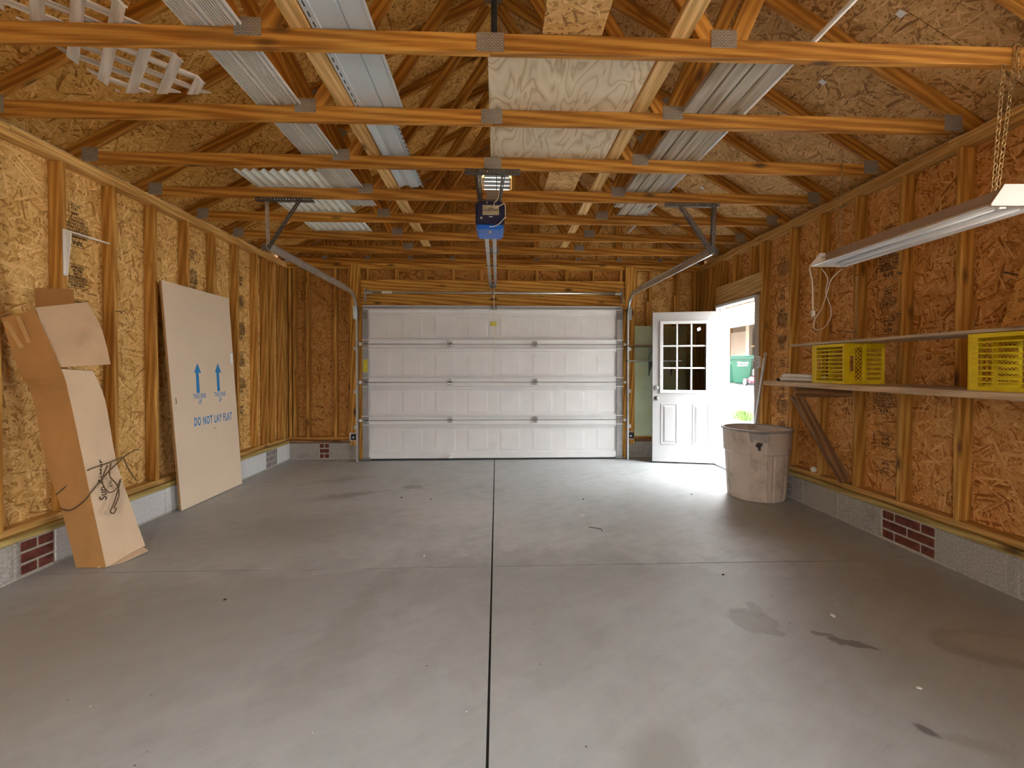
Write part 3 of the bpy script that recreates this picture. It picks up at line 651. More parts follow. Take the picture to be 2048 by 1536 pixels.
for k in range(-1, 7):
    y = TY[k + 4]
    tr = base if k == 0 else copy_tree(base, None, Matrix.Translation((CX, y, ZT)))
    trs[k] = tr
    tr['label'] = {6: 'orange-brown roof truss nearest the garage door wall', 5: 'roof truss second out from the garage door wall', 4: 'roof truss third out from the garage door wall',
                   3: 'roof truss with the perforated track hangers bolted under it', 2: 'roof truss with the blue opener hung under it', 1: 'roof truss crossing above the middle of the plywood sheet',
                   0: 'roof truss with the near chain of the shop light hooked on'}.get(k, 'roof truss over the near end of the garage')
# gable truss on the door wall
gt = empty('gable_truss', (CX, 6.375, ZT), 'upright-studded gable truss standing on the garage door wall', 'roof truss', 'wooden roof trusses')
for s in (-1, 1):
    ab('bottom_chord', sorted((CX + s * 0.001, CX + s * 2.935)), (6.375, 6.413), (ZT, ZT + 0.089), M_['lumber_truss'], gt)
    top_chord(gt, s, M_['lumber_truss'], 3.1)
    for k in (1, 2, 3, 4):
        x = s * 0.61 * k; zt = 0.112 + 0.575 * (2.92 - 0.61 * k)
        ab('gable_stud', (CX + x - 0.0445, CX + x + 0.0445), (6.377, 6.411), (ZT + 0.09, ZT + zt), M_['lumber_truss'], gt, 'z')
        plate(gt, x, 0.089, 0.075, 0.05)
# octagonal louvred gable vent
gv = empty('gable_vent', (0.0, 6.40, 3.70), 'octagonal louvred gable vent with a yellow wooden surround', 'vent')
def octa(r, k=0.414): return [(r, r * k), (r * k, r), (-r * k, r), (-r, r * k), (-r, -r * k), (-r * k, -r), (r * k, -r), (r, -r * k)]
def ring_me(outer, inner, t0, t1):
    bm = bmesh.new(); n = len(outer)
    O0 = [bm.verts.new((u, t0, v)) for u, v in outer]; I0 = [bm.verts.new((u, t0, v)) for u, v in inner]
    O1 = [bm.verts.new((u, t1, v)) for u, v in outer]; I1 = [bm.verts.new((u, t1, v)) for u, v in inner]
    for i in range(n):
        j = (i + 1) % n
        bm.faces.new((O0[i], O0[j], I0[j], I0[i])); bm.faces.new((O1[i], I1[i], I1[j], O1[j])); bm.faces.new((O0[i], O1[i], O1[j], O0[j])); bm.faces.new((I0[i], I0[j], I1[j], I1[i]))
    bmesh.ops.recalc_face_normals(bm, faces=bm.faces[:]); return new_mesh('ring', bm)
VC = Matrix.Translation((0.0, 6.36, 3.98))
obj('surround', ring_me(octa(0.265), octa(0.215), -0.03, 0.05), M_['vent_yellow'], gv, VC)
for k in range(7):
    z = -0.17 + 0.057 * k; hw = 0.205 if abs(z) < 0.09 else 0.205 - (abs(z) - 0.09)
    obj('louvre', box_me(2 * hw, 0.005, 0.050, 0.001), M_['louvre_grey'], gv, VC @ Matrix.Translation((0, 0.012, z)) @ Matrix.Rotation(R(30), 4, 'X'))
obj('mullion', box_me(0.012, 0.02, 0.40, 0.002), M_['dark_steel'], gv, VC @ Matrix.Translation((0, -0.006, 0)))

# ================================================================== GARAGE DOOR
GX0, GX1, GY = -1.895, 1.815, 6.215
gd1 = empty('door_1', ((GX0 + GX1) / 2, GY, 0), 'white sectional steel garage door of four ribbed sections', 'garage door', kind='structure')
SH = 0.5385
def section_me(w, h):
    bm = bmesh.new(); hw = w / 2
    bm_box(bm, (-hw, hw), (0.012, 0.045), (0, h))                           # skin and core
    bm_box(bm, (-hw, hw), (-0.006, 0.012), (h - 0.105, h - 0.002), 0.006)      # upper rail
    bm_box(bm, (-hw, hw), (-0.006, 0.012), (0.002, 0.085), 0.006)              # lower rail
    n = 8; pitch = w / n
    for k in range(n):                                                      # pressed raised fields
        a = -hw + pitch * k + 0.075; b_ = a + pitch - 0.15
        r = bmesh.ops.create_cube(bm, size=1.0)['verts']
        for v in r:
            f = v.co.y < 0
            v.co = Vector(((a if v.co.x < 0 else b_) + ((0.03 if v.co.x < 0 else -0.03) if f else 0), 0.0095 if f else 0.013,
                           ((0.098 if v.co.z < 0 else h - 0.13) + ((0.02 if v.co.z < 0 else -0.02) if f else 0))))
    return new_mesh('section', bm)
sme = section_me(GX1 - GX0 - 0.02, SH)
hinge_b = bmesh.new()
bm_box(hinge_b, (-0.032, 0.032), (-0.004, 0.0), (0.006, 0.04), 0.001); bm_box(hinge_b, (-0.032, 0.032), (-0.004, 0.0), (-0.04, -0.006), 0.001)
bm_cyl(hinge_b, (-0.04, -0.006, 0), (0.04, -0.006, 0), 0.006, 8)
hinge_me = new_mesh('hinge', hinge_b)
bolt_b = bmesh.new()
for x in (-0.02, 0.02):
    for z in (-0.025, 0.025): bm_cyl(bolt_b, (x, -0.0085, z), (x, -0.003, z), 0.0055, 6)
bolt_me = new_mesh('bolts', bolt_b)
gxc = (GX0 + GX1) / 2
for k in range(4):
    z0 = 0.028 + k * (SH - 0.0005)
    s = obj('section', sme, M_['garage_white'], gd1, Matrix.Translation((gxc, GY, z0)))
    for x in (GX0 + 0.052, GX1 - 0.052):
        e = ab('end_stile', (x - 0.044, x + 0.044), (GY - 0.014, GY + 0.001), (z0 + 0.02, z0 + SH - 0.02), M_['stile_steel'], s, 'z', 0.002)
    if k < 3:
        zj = z0 + SH
        for dz in (0.062, -0.062):    # paired reinforcing lips either side of the joint
            ab('strut', (GX0 + 0.006, GX1 - 0.006), (GY - 0.046, GY + 0.002), (zj + dz - 0.005, zj + dz + 0.005), M_['garage_white'], s, 'x', 0.003)
        ab('joint_bead', (GX0 + 0.006, GX1 - 0.006), (GY - 0.0085, GY + 0.002), (zj - 0.010, zj + 0.004), M_['stile_steel'], s, 'x', 0.002)
        for x in (GX0 + 0.055, -0.661, 0.545, GX1 - 0.055):
            h = obj('hinge', hinge_me, M_['hinge_steel'], s, Matrix.Translation((x, GY - 0.016, zj + 0.004)))
            obj('hinge_bolts', bolt_me, M_['bolt_bright'], s, Matrix.Translation((x, GY - 0.016, zj + 0.004)))
        for x in (GX0 - 0.015, GX1 + 0.015):
            bm = bmesh.new(); bm_cyl(bm, (-0.03, 0, 0), (0.03, 0, 0), 0.006, 8); bm_cyl(bm, (-0.012, 0, 0), (0.012, 0, 0), 0.022, 14)
            obj('roller', new_mesh('roller', bm), M_['white_plastic'], s, Matrix.Translation((x, GY - 0.03, zj)))
    if k == 3:
        for zz in (z0 + SH - 0.004, z0 + SH - 0.052): ab('top_strut', (GX0 + 0.03, GX1 - 0.03), (GY - 0.055, GY + 0.002), (zz - 0.005, zz + 0.005), M_['garage_white'], s, 'x', 0.002)
        ab('top_strut_web', (GX0 + 0.03, GX1 - 0.03), (GY - 0.008, GY), (z0 + SH - 0.055, z0 + SH), M_['stile_steel'], s, 'x', 0.002)
        bm = bmesh.new(); bm_box(bm, (-0.05, 0.05), (-0.012, 0.0), (-0.03, 0.03), 0.002); bm_box(bm, (-0.012, 0.012), (-0.05, -0.01), (-0.012, 0.03), 0.002); bm_cyl(bm, (-0.03, -0.04, 0.01), (0.03, -0.04, 0.01), 0.008, 8)
        obj('opener_bracket', new_mesh('bracket', bm), M_['hinge_steel'], s, Matrix.Translation((-0.045, GY - 0.055, z0 + SH - 0.025)))
        ab('warning_label', (-0.085, -0.005), (GY + 0.003, GY + 0.0125), (1.905, 1.965), M_['yellow_label'], s, 'x', 0.0005)
        for x in (GX0 + 0.055, GX1 - 0.055):
            obj('top_fixture', box_me(0.06, 0.02, 0.09, 0.003), M_['hinge_steel'], s, Matrix.Translation((x, GY - 0.024, z0 + SH - 0.14)))
    if k == 2: ab('warning_label', (GX0 + 0.020, GX0 + 0.080), (GY - 0.0165, GY - 0.0135), (1.245, 1.425), M_['yellow_label'], s, 'z', 0.0005)
    if k == 0:
        ab('bottom_seal', (GX0 - 0.005, GX1 + 0.005), (GY - 0.012, GY + 0.045), (0.0, 0.026), M_['black_rubber'], s, 'x', 0.006)
        ab('bottom_rail', (GX0, GX1), (GY - 0.018, GY + 0.045), (0.026, 0.040), M_['garage_white'], s, 'x', 0.002)
        for x in (GX0 + 0.06, GX1 - 0.06): ab('bottom_bracket', (x - 0.06, x + 0.06), (GY - 0.03, GY - 0.018), (0.01, 0.045), M_['hinge_steel'], s, 'x', 0.003)
        bm = bmesh.new(); bm_cyl(bm, (-0.025, -0.03, -0.02), (0.025, -0.03, 0.02), 0.012, 8); bm_box(bm, (-0.01, 0.01), (-0.035, 0.0), (-0.03, 0.03), 0.002)
        obj('lock_latch', new_mesh('latch', bm), M_['white_plastic'], s, Matrix.Translation((-0.655, GY - 0.015, 0.06)))
# release cord hanging in front of the door
rc = tag(obj('release_cord', tube_me(smooth_path([(-0.035, 6.10, 2.13), (-0.042, 6.08, 2.02), (-0.03, 6.08, 1.95), (-0.033, 6.08, 1.60), (-0.04, 6.08, 1.34), (-0.05, 6.08, 1.235)]), 0.004, 5), M_['cord_beige']), 'thin cord hanging down in front of the garage door', 'cord')

# ---- tracks
def sweep_me(prof, path, side):
    """prof in (u = side axis, w = path normal) swept along path"""
    pts = [Vector(p) for p in path]; bm = bmesh.new(); rings = []
    for i, p in enumerate(pts):
        t_ = (pts[min(i + 1, len(pts) - 1)] - pts[max(i - 1, 0)]).normalized()
        s_ = Vector(side) - t_ * Vector(side).dot(t_); s_.normalize(); n_ = t_.cross(s_)
        rings.append([bm.verts.new(p + s_ * u + n_ * w_) for u, w_ in prof])
    n = len(prof)
    for A, B in zip(rings, rings[1:]):
        for k in range(n): bm.faces.new((A[k], A[(k + 1) % n], B[(k + 1) % n], B[k]))
    bm.faces.new(rings[0][::-1]); bm.faces.new(rings[-1])
    bmesh.ops.recalc_face_normals(bm, faces=bm.faces[:]); return new_mesh('sweep', bm)
C_PROF = [(0.0, -0.028), (0.022, -0.028), (0.022, -0.020), (0.004, -0.020), (0.004, 0.020), (0.022, 0.020), (0.022, 0.028), (0.0, 0.028)]
def perf_me(L, w=0.034, pitch=0.026, r=0.007):
    """strip with real holes in local XZ plane, along X"""
    bm = bmesh.new(); n = max(2, round(L / pitch)); p = L / n
    for k in range(n):
        c = -L / 2 + p * (k + 0.5); m = 8
        hole = [bm.verts.new((c + r * math.cos(2 * math.pi * (q + .5) / m), 0, r * math.sin(2 * math.pi * (q + .5) / m))) for q in range(m)]
        hx, hz = p / 2, w / 2; out = []
        for q in range(m):
            a = 2 * math.pi * (q + .5) / m; cx, cz = math.cos(a), math.sin(a)
            if abs(cx) > abs(cz): out.append((c + math.copysign(hx, cx), 0, math.copysign(hz * 0.42, cz)))
            else: out.append((c + math.copysign(hx, cx) * (1.0), 0, math.copysign(hz, cz)))
        ov = [bm.verts.new(v) for v in out]
        for q in range(m): bm.faces.new((hole[q], hole[(q + 1) % m], ov[(q + 1) % m], ov[q]))
    bmesh.ops.remove_doubles(bm, verts=bm.verts, dist=0.0004)
    bmesh.ops.recalc_face_normals(bm, faces=bm.faces[:])
    return new_mesh('perforated', bm)
def perf(name, p0, p1, nrm, mat, parent, flange=True, w=0.034):
    """perforated angle iron from p0 to p1; nrm = direction its holed web faces"""
    p0, p1, nrm = Vector(p0), Vector(p1), Vector(nrm); x = (p1 - p0).normalized(); y = (nrm - x * nrm.dot(x)).normalized(); z = x.cross(y)
    M = Matrix((x, y, z)).transposed().to_4x4(); M.translation = (p0 + p1) / 2
    L = (p1 - p0).length
    me = perf_me(L, w)
    if flange:
        bm = bmesh.new(); bm.from_mesh(me); bm2 = bmesh.new(); bm2.from_mesh(me)
        bmesh.ops.rotate(bm2, cent=(0, 0, 0), matrix=Matrix.Rotation(R(90), 3, 'X'), verts=bm2.verts)
        bmesh.ops.translate(bm2, vec=(0, -w / 2, w / 2), verts=bm2.verts)
        tmp = bpy.data.meshes.new('t'); bm2.to_mesh(tmp); bm2.free(); bm.from_mesh(tmp); bpy.data.meshes.remove(tmp); me = new_mesh('angle', bm)
    o = obj(name, me, mat, parent, M)
    so = o.modifiers.new('thick', 'SOLIDIFY'); so.thickness = 0.0022; so.offset = 0
    return o
def track(sgn, x0, x1, lab):
    t_ = empty('door_track', (x0, 6.15, 0), lab, 'track', 'steel garage door tracks')
    yv, zc, rad = 6.165, 2.03, 0.30
    path = [(x0, yv, 0.0), (x0, yv, 1.0), (x0, yv, zc)]
    for k in range(1, 9):
        a = R(90) * k / 8; path.append((x0, yv - rad + rad * math.cos(a), zc + rad * math.sin(a)))
    nose = [(x0 + (x1 - x0) * f, (yv - rad) + (3.955 - yv + rad) * f, zc + rad + 0.045 * f) for f in (0.2, 0.6, 1.0)]
    sd = (-sgn, 0, 0) if sgn < 0 else (-sgn, 0, 0)
    obj('vertical_rail', sweep_me(C_PROF, [Vector(p) for p in path[:3]], (-sgn * -1, 0, 0)), M_['galvanized'], t_)
    obj('curve_rail', sweep_me(C_PROF, [Vector(p) for p in path[2:]], (-sgn * -1, 0, 0)), M_['galvanized'], t_)
    obj('horizontal_rail', sweep_me(C_PROF, [Vector(path[-1])] + [Vector(p) for p in nose], (-sgn * -1, 0, 0)), M_['galvanized'], t_)
    # stiffening angle on top of the horizontal rail
    a = Vector(path[-1]); b_ = Vector(nose[-1])
    beam('track_angle', a + Vector((sgn * 0.014, -0.2, 0.036)), b_ + Vector((sgn * 0.014, 0, 0.036)), 0.04, 0.004, M_['galvanized'], t_)
    beam('track_angle', a + Vector((sgn * 0.033, -0.2, 0.012)), b_ + Vector((sgn * 0.033, 0, 0.012)), 0.003, 0.05, M_['galvanized'], t_)
    for z in (0.45, 0.95, 1.55): ab('wall_bracket', sorted((x0 + sgn * 0.02, x0 + sgn * 0.06)), (6.16, 6.292), (z, z + 0.05), M_['galvanized'], t_, 'z', 0.001)
    ab('flag_bracket', sorted((x0 + sgn * 0.024, x0 + sgn * 0.03)), (6.05, 6.292), (1.98, 2.16), M_['galvanized'], t_, 'z', 0.001)
    # hanger: perforated angle under the truss and two drops
    hx0, hx1 = (-2.113, -1.605) if sgn < 0 else (1.518, 2.023)
    e = b_ + Vector((sgn * 0.02, 0.0, 0.02))
    perf('hanger_angle', (hx0, 3.912, 2.790), (hx1, 3.912, 2.790), (0, -1, 0), M_['dark_steel'], t_)
    perf('hanger_drop', (e.x, 3.925, 2.80), (e.x - sgn * 0.004, 3.94, e.z - 0.03), (0, -1, 0), M_['galvanized' if sgn < 0 else 'dark_steel'], t_)
    perf('hanger_brace', (-1.72 if sgn < 0 else 1.66, 3.902, 2.785), (e.x - sgn * 0.01, 3.93, e.z - 0.03), (0, -1, 0), M_['dark_steel'], t_)
    return t_
track(-1, -1.935, -2.0, 'steel garage door track with its hanger beside the cardboard-sheet wall')
track(1, 1.855, 1.965, 'steel garage door track with its hanger beside the entry door')
# safety sensors
for x, lab in ((-2.03, 'small black door sensor on the track post by the brick patch'), (1.93, 'small black door sensor under the pale green board')):
    s = empty('door_sensor', (x, 6.28, 0.28), lab, 'sensor', 'garage door safety sensors')
    ab('bracket', (x - 0.062, x + 0.055), (6.270, 6.292), (0.27, 0.385), M_['white_plastic'], s, 'x', 0.003)
    ab('body', (x - 0.035, x + 0.055), (6.235, 6.272), (0.285, 0.37), M_['black_rubber'], s, 'x', 0.006)
    bm = bmesh.new(); bm_cyl(bm, (0, -0.006, 0), (0, 0.004, 0), 0.014, 10); obj('lens', new_mesh('lens', bm), M_['galvanized'], s, Matrix.Translation((x + 0.005, 6.234, 0.325)))
# torsion tube
tt = empty('torsion_tube', (-0.03, 6.24, 2.37), 'long steel tube across the header above the garage door', 'tube')
bm = bmesh.new(); bm_cyl(bm, (-1.86, 6.235, 2.375), (1.81, 6.235, 2.375), 0.0165, 14); obj('tube', new_mesh('tube', bm, True), M_['galvanized'], tt)
for s, x in ((-1, -1.84), (1, 1.79)):
    bm = bmesh.new()
    for k in range(3): bm_cyl(bm, (x - s * 0.035 * k, 6.235, 2.375), (x - s * (0.035 * k + 0.012), 6.235, 2.375), 0.032 - 0.004 * k, 14)
    bm_cyl(bm, (x, 6.235, 2.375), (x - s * 0.09, 6.235, 2.375), 0.023, 12)
    obj('drum', new_mesh('drum', bm), M_['galvanized'], tt)
    ab('end_plate', sorted((x + s * 0.01, x + s * 0.018)), (6.20, 6.294), (2.24, 2.44), M_['galvanized'], tt, 'z', 0.002)
bm = bmesh.new(); bm_cyl(bm, (-1.62, 6.235, 2.375), (-1.48, 6.235, 2.375), 0.0172, 14); obj('paper_label', new_mesh('lab', bm), M_['print_white'], tt)
ab('centre_plate', (-0.055, -0.045), (6.20, 6.30), (2.33, 2.42), M_['dark_steel'], tt, 'z', 0.002)

# ================================================================== OPENER
op = empty('garage_opener', (-0.055, 3.70, 2.45), 'blue ceiling-hung garage door opener with twin rails', 'opener')
def rbox(x0, x1, y0, y1, z0, z1, b, seg=3):
    bm = bmesh.new(); bm_box(bm, (x0, x1), (y0, y1), (z0, z1)); bmesh.ops.bevel(bm, geom=bm.edges[:], offset=b, segments=seg, affect='EDGES'); return new_mesh('rbox', bm, False)
obj('housing', rbox(-0.118, 0.118, -0.15, 0.15, 0.0, 0.205, 0.02), M_['navy_plastic'], op, Matrix.Translation((-0.055, 3.70, 2.458)))
obj('lamp_cover', rbox(-0.110, 0.110, -0.147, 0.145, -0.012, 0.03, 0.014), M_['blue_plastic'], op, Matrix.Translation((-0.055, 3.70, 2.447)))
lb = ab('label_plate', (-0.115, 0.018), (3.546, 3.5505), (2.545, 2.625), M_['label_plate'], op, 'x', 0.0008)
me = text_me('DANGER\nUNPLUG BEFORE SERVICE\nMODEL  SERIAL  115V 60HZ', 0.011, 0.9, 0.0002); obj('label_print', me, M_['print_black'], op, Matrix.Translation((-0.05, 3.5452, 2.588)) @ Matrix.Rotation(R(90), 4, 'X'))
ab('button', (-0.062, -0.032), (3.545, 3.551), (2.529, 2.534), M_['print_white'], op, 'x', 0.001)
bm = bmesh.new(); bm_cyl(bm, (0, -0.005, 0), (0, 0.003, 0), 0.010, 12); obj('knob', new_mesh('knob', bm), M_['galvanized'], op, Matrix.Translation((-0.125, 3.548, 2.52)))
bm = bmesh.new(); bm_cyl(bm, (0, -0.006, 0), (0, 0.003, 0), 0.006, 8); obj('screw', new_mesh('screw', bm), M_['bolt_bright'], op, Matrix.Translation((-0.078, 3.551, 2.645)))
ab('lens_tab', (-0.064, -0.046), (3.60, 3.66), (2.430, 2.438), M_['brass'], op, 'y', 0.003)
ab('top_bracket', (-0.11, 0.0), (3.60, 3.80), (2.663, 2.69), M_['dark_steel'], op, 'x', 0.003)
for dx in (-0.035, 0.035): ab('rail', (-0.055 + dx - 0.018, -0.055 + dx + 0.018), (3.84, 6.22), (2.462, 2.500), M_['galvanized'], op, 'y', 0.003)
for y in (4.4, 4.95, 5.5, 5.95): ab('rail_clip', (-0.125, 0.015), (y, y + 0.03), (2.462, 2.474), M_['dark_steel'], op, 'x', 0.002)
ab('rail_end', (-0.095, -0.015), (6.17, 6.30), (2.455, 2.51), M_['hinge_steel'], op, 'y', 0.004)
ab('trolley', (-0.10, -0.01), (6.02, 6.16), (2.44, 2.462), M_['hinge_steel'], op, 'y', 0.004)
for dx, zz in ((-0.045, 2.26), (0.03, 2.26)):
    obj('trolley_arm', tube_me([(-0.055 + dx, 6.08, 2.45), (-0.04, 6.06, zz)], 0.005, 6), M_['cord_beige'], op)
obj('trolley_cord', tube_me([(-0.055, 6.09, 2.45), (-0.038, 6.06, 2.30), (-0.035, 6.06, 2.14)], 0.004, 6), M_['cord_beige'], op)
perf('hanger_angle', (-0.241, 3.300, 2.789), (0.178, 3.300, 2.789), (0, -1, 0), M_['dark_steel'], op)
perf('hanger_drop', (-0.135, 3.306, 2.80), (-0.125, 3.62, 2.66), (0, -1, 0.4), M_['dark_steel'], op)
perf('hanger_drop', (0.05, 3.306, 2.80), (0.010, 3.62, 2.66), (0, -1, 0.4), M_['dark_steel'], op)
obj('power_cord', tube_me(smooth_path([(0.06, 3.32, 2.80), (0.03, 3.42, 2.74), (0.012, 3.54, 2.68), (-0.02, 3.54, 2.64), (-0.015, 3.54, 2.60), (0.03, 3.54, 2.62), (0.066, 3.545, 2.63), (0.072, 3.60, 2.55), (0.062, 3.545, 2.52), (0.02, 3.545, 2.475), (-0.02, 3.54, 2.452), (-0.06, 3.54, 2.448)]), 0.0035, 6), M_['cord_beige'], op)

# ================================================================== ENTRY DOOR
d2 = empty('door_2', (2.985, 5.34, 0), 'open white entry door with nine panes in a white frame', 'door', kind='structure')
for y0, y1 in ((4.878, 4.903), (5.778, 5.803)): ab('jamb', (2.945, 3.10), (y0, y1), (0.0, 2.135), M_['trim_white'], d2, 'z')
ab('jamb', (2.945, 3.10), (4.878, 5.803), (2.11, 2.145), M_['trim_white'], d2, 'y')
for y0, y1 in ((4.903, 4.915), (5.766, 5.778)): ab('door_stop', (3.00, 3.05), (y0, y1), (0.0, 2.11), M_['trim_white'], d2, 'z', 0.002)
ab('outer_casing', (3.095, 3.14), (4.80, 4.90), (0.0, 2.25), M_['trim_white'], d2, 'z'); ab('outer_casing', (3.095, 3.14), (5.78, 5.88), (0.0, 2.25), M_['trim_white'], d2, 'z')
ab('threshold', (2.93, 3.12), (4.903, 5.778), (0.0, 0.022), M_['stile_steel'], d2, 'y', 0.004)
ab('weather_strip', (2.942, 2.946), (4.884, 4.896), (0.02, 2.11), M_['stile_steel'], d2, 'z', 0.001)
LW, LH, LT = 0.835, 2.045, 0.044
ang = math.atan2(5.95 - 5.775, 2.150 - 2.962)
LM = Matrix.Translation((2.962, 5.775, 0.022)) @ Matrix.Rotation(ang, 4, 'Z')     # local x to the free edge, +y faces the garage
bm = bmesh.new()
gx0, gx1, gz0, gz1 = 0.115, 0.732, 0.952, 1.915
bm_box(bm, (0, gx0), (-LT / 2, LT / 2), (0, LH)); bm_box(bm, (gx1, LW), (-LT / 2, LT / 2), (0, LH))
bm_box(bm, (gx0, gx1), (-LT / 2, LT / 2), (gz1, LH)); bm_box(bm, (gx0, gx1), (-LT / 2, LT / 2), (0, gz0))
leaf = obj('door_leaf', new_mesh('leaf', bm), M_['door_white'], d2, LM)
def lring(name, x0, x1, z0, z1, w, y0, y1, mat):
    o_ = [(x1, z1), (x0, z1), (x0, z0), (x1, z0)]; i_ = [(x1 - w, z1 - w), (x0 + w, z1 - w), (x0 + w, z0 + w), (x1 - w, z0 + w)]
    me = ring_me(o_, i_, y0, y1); bm = bmesh.new(); bm.from_mesh(me); bmesh.ops.bevel(bm, geom=bm.edges[:], offset=0.003, segments=1, affect='EDGES'); me2 = new_mesh('lr', bm)
    return obj(name, me2, mat, leaf, LM)
lring('lite_frame', gx0 - 0.01, gx1 + 0.01, gz0 - 0.01, gz1 + 0.01, 0.042, LT / 2 - 0.004, LT / 2 + 0.016, M_['trim_white'])
lring('lite_frame', gx0 - 0.01, gx1 + 0.01, gz0 - 0.01, gz1 + 0.01, 0.042, -LT / 2 - 0.016, -LT / 2 + 0.004, M_['trim_white'])
px0, px1, pz0, pz1 = gx0 + 0.03, gx1 - 0.03, gz0 + 0.03, gz1 - 0.03
for i in range(3):
    for j in range(3):
        a = px0 + (px1 - px0) * i / 3; c_ = pz0 + (pz1 - pz0) * j / 3
        M = LM @ Matrix.Translation((a + (px1 - px0) / 6, 0, c_ + (pz1 - pz0) / 6))
        obj('pane', box_me((px1 - px0) / 3, 0.006, (pz1 - pz0) / 3, 0.0), M_['door_glass'], leaf, M)
for i in (1, 2):
    x = px0 + (px1 - px0) * i / 3; z = pz0 + (pz1 - pz0) * i / 3
    for sy in (-1, 1):
        obj('muntin', box_me(0.022, 0.014, pz1 - pz0, 0.004), M_['trim_white'], leaf, LM @ Matrix.Translation((x, sy * 0.011, (pz0 + pz1) / 2)))
        obj('muntin', box_me(px1 - px0, 0.013, 0.022, 0.004), M_['trim_white'], leaf, LM @ Matrix.Translation(((px0 + px1) / 2, sy * 0.011, z)))
def raised(x0, x1, z0, z1):
    lring('panel_moulding', x0, x1, z0, z1, 0.016, LT / 2 - 0.004, LT / 2 + 0.006, M_['door_white'])
    bm = bmesh.new(); r = bmesh.ops.create_cube(bm, size=1.0)['verts']
    for v in r:
        f = v.co.y > 0; ins = 0.05 if f else 0.02
        v.co = Vector(((x0 + ins if v.co.x < 0 else x1 - ins), LT / 2 + (0.009 if f else -0.003), (z0 + ins if v.co.z < 0 else z1 - ins)))
    obj('raised_panel', new_mesh('raised', bm), M_['door_white'], leaf, LM)
raised(0.105, 0.315, 0.24, 0.80); raised(0.51, 0.725, 0.24, 0.80)
knob = lathe_me([(0, 0), (0.031, 0), (0.031, 0.006), (0.012, 0.010), (0.012, 0.032), (0.024, 0.038), (0.028, 0.050), (0.022, 0.062), (0, 0.066)], 20)
obj('door_knob', knob, M_['hinge_steel'], leaf, LM @ Matrix.Translation((0.785, LT / 2, 0.868)) @ Matrix.Rotation(R(-90), 4, 'X'))
dead = lathe_me([(0, 0), (0.030, 0), (0.030, 0.010), (0.022, 0.016), (0, 0.017)], 20)
obj('deadbolt', dead, M_['stile_steel'], leaf, LM @ Matrix.Translation((0.785, LT / 2, 1.015)) @ Matrix.Rotation(R(-90), 4, 'X'))
for z in (0.895, 1.035): obj('latch_plate', box_me(0.004, 0.026, 0.055, 0.001), M_['hinge_steel'], leaf, LM @ Matrix.Translation((LW + 0.001, 0, z)))
for z in (0.27, 1.05, 1.80):
    h = ab('hinge', (2.938, 2.9455), (5.778, 5.798), (z, z + 0.10), M_['brass' if z < 1.2 else 'galvanized'], d2, 'z', 0.001)
    bm = bmesh.new(); bm_cyl(bm, (2.944, 5.772, z), (2.944, 5.772, z + 0.1), 0.007, 10); obj('hinge_pin', new_mesh('pin', bm), M_['galvanized'], d2)
pz = poly_me([(0, 0.0), (0.045, -0.022), (0.052, 0.02), (0.012, 0.04)], -0.001, 0.001, 'xz')
obj('paper_scrap', pz, M_['print_white'], leaf, LM @ Matrix.Translation((0.205, 0.006, 1.80)))
# door remote on the near jamb
kp = empty('wall_keypad', (2.96, 4.86, 1.31), 'small grey keypad fixed beside the entry door opening', 'keypad')
ab('body', (2.955, 2.985), (4.832, 4.876), (1.31, 1.44), M_['white_plastic'], kp, 'z', 0.004)
for i in range(4): ab('key', (2.9535, 2.9555), (4.842, 4.866), (1.405 - i * 0.026, 1.423 - i * 0.026), M_['stile_steel'], kp, 'y', 0.0005)

# ================================================================== GREEN BOARD AND ITS SHELVES
gp = tag(panel('green_board', (2.40, YW - 0.0065, 1.115), (1, 0, 0), (0, 0, 1), 0.77, 1.61, 0.010, M_['pale_green'], None), 'pale green painted board nailed up behind the entry door', 'board')
for z, mt, lab in ((1.615, 'brace_wood', 'upper small dark shelf on the pale green board'), (1.398, 'stile_steel', 'lower small grey shelf on the pale green board')):
    s = empty('wall_shelf', (2.2, 6.2, z), lab, 'shelf')
    ab('board', (1.86, 2.62), (6.09, 6.316), (z, z + 0.016), M_[mt], s, 'x', 0.003)
    for x in (2.225, 2.55):
        obj('shelf_bracket', poly_me([(0, 0), (0.17, 0), (0.17, -0.012), (0.03, -0.14), (0.0, -0.21)], -0.006, 0.006, 'xz'), M_['dark_steel' if z < 1.5 else 'galvanized'], s,
            Matrix.Translation((x, 6.316, z - 0.001)) @ Matrix.Rotation(R(-90), 4, 'Z'))

# ================================================================== THINGS LAID ACROSS THE TRUSSES
ZC = ZT + 0.0895
def profile_me(prof, L, th=0.002):
    """open profile (x, z) extruded along y, given thickness"""
    bm = bmesh.new(); n = len(prof)
    top = []; bot = []
    for i, (x, z) in enumerate(prof):
        a = Vector(prof[max(i - 1, 0)]); b_ = Vector(prof[min(i + 1, n - 1)]); d = (b_ - a).normalized(); nr = Vector((-d.y, d.x)) * th / 2
        top.append((x + nr.x, z + nr.y)); bot.append((x - nr.x, z - nr.y))
    loop = top + bot[::-1]
    A = [bm.verts.new((x, -L / 2, z)) for x, z in loop]; B = [bm.verts.new((x, L / 2, z)) for x, z in loop]; m_ = len(loop)
    for i in range(m_): bm.faces.new((A[i], A[(i + 1) % m_], B[(i + 1) % m_], B[i]))
    for i in range(n - 1):
        bm.faces.new((A[i], A[m_ - 1 - i], A[m_ - 2 - i], A[i + 1])); bm.faces.new((B[i], B[i + 1], B[m_ - 2 - i], B[m_ - 1 - i]))
    bmesh.ops.recalc_face_normals(bm, faces=bm.faces[:]); return new_mesh('profile', bm)
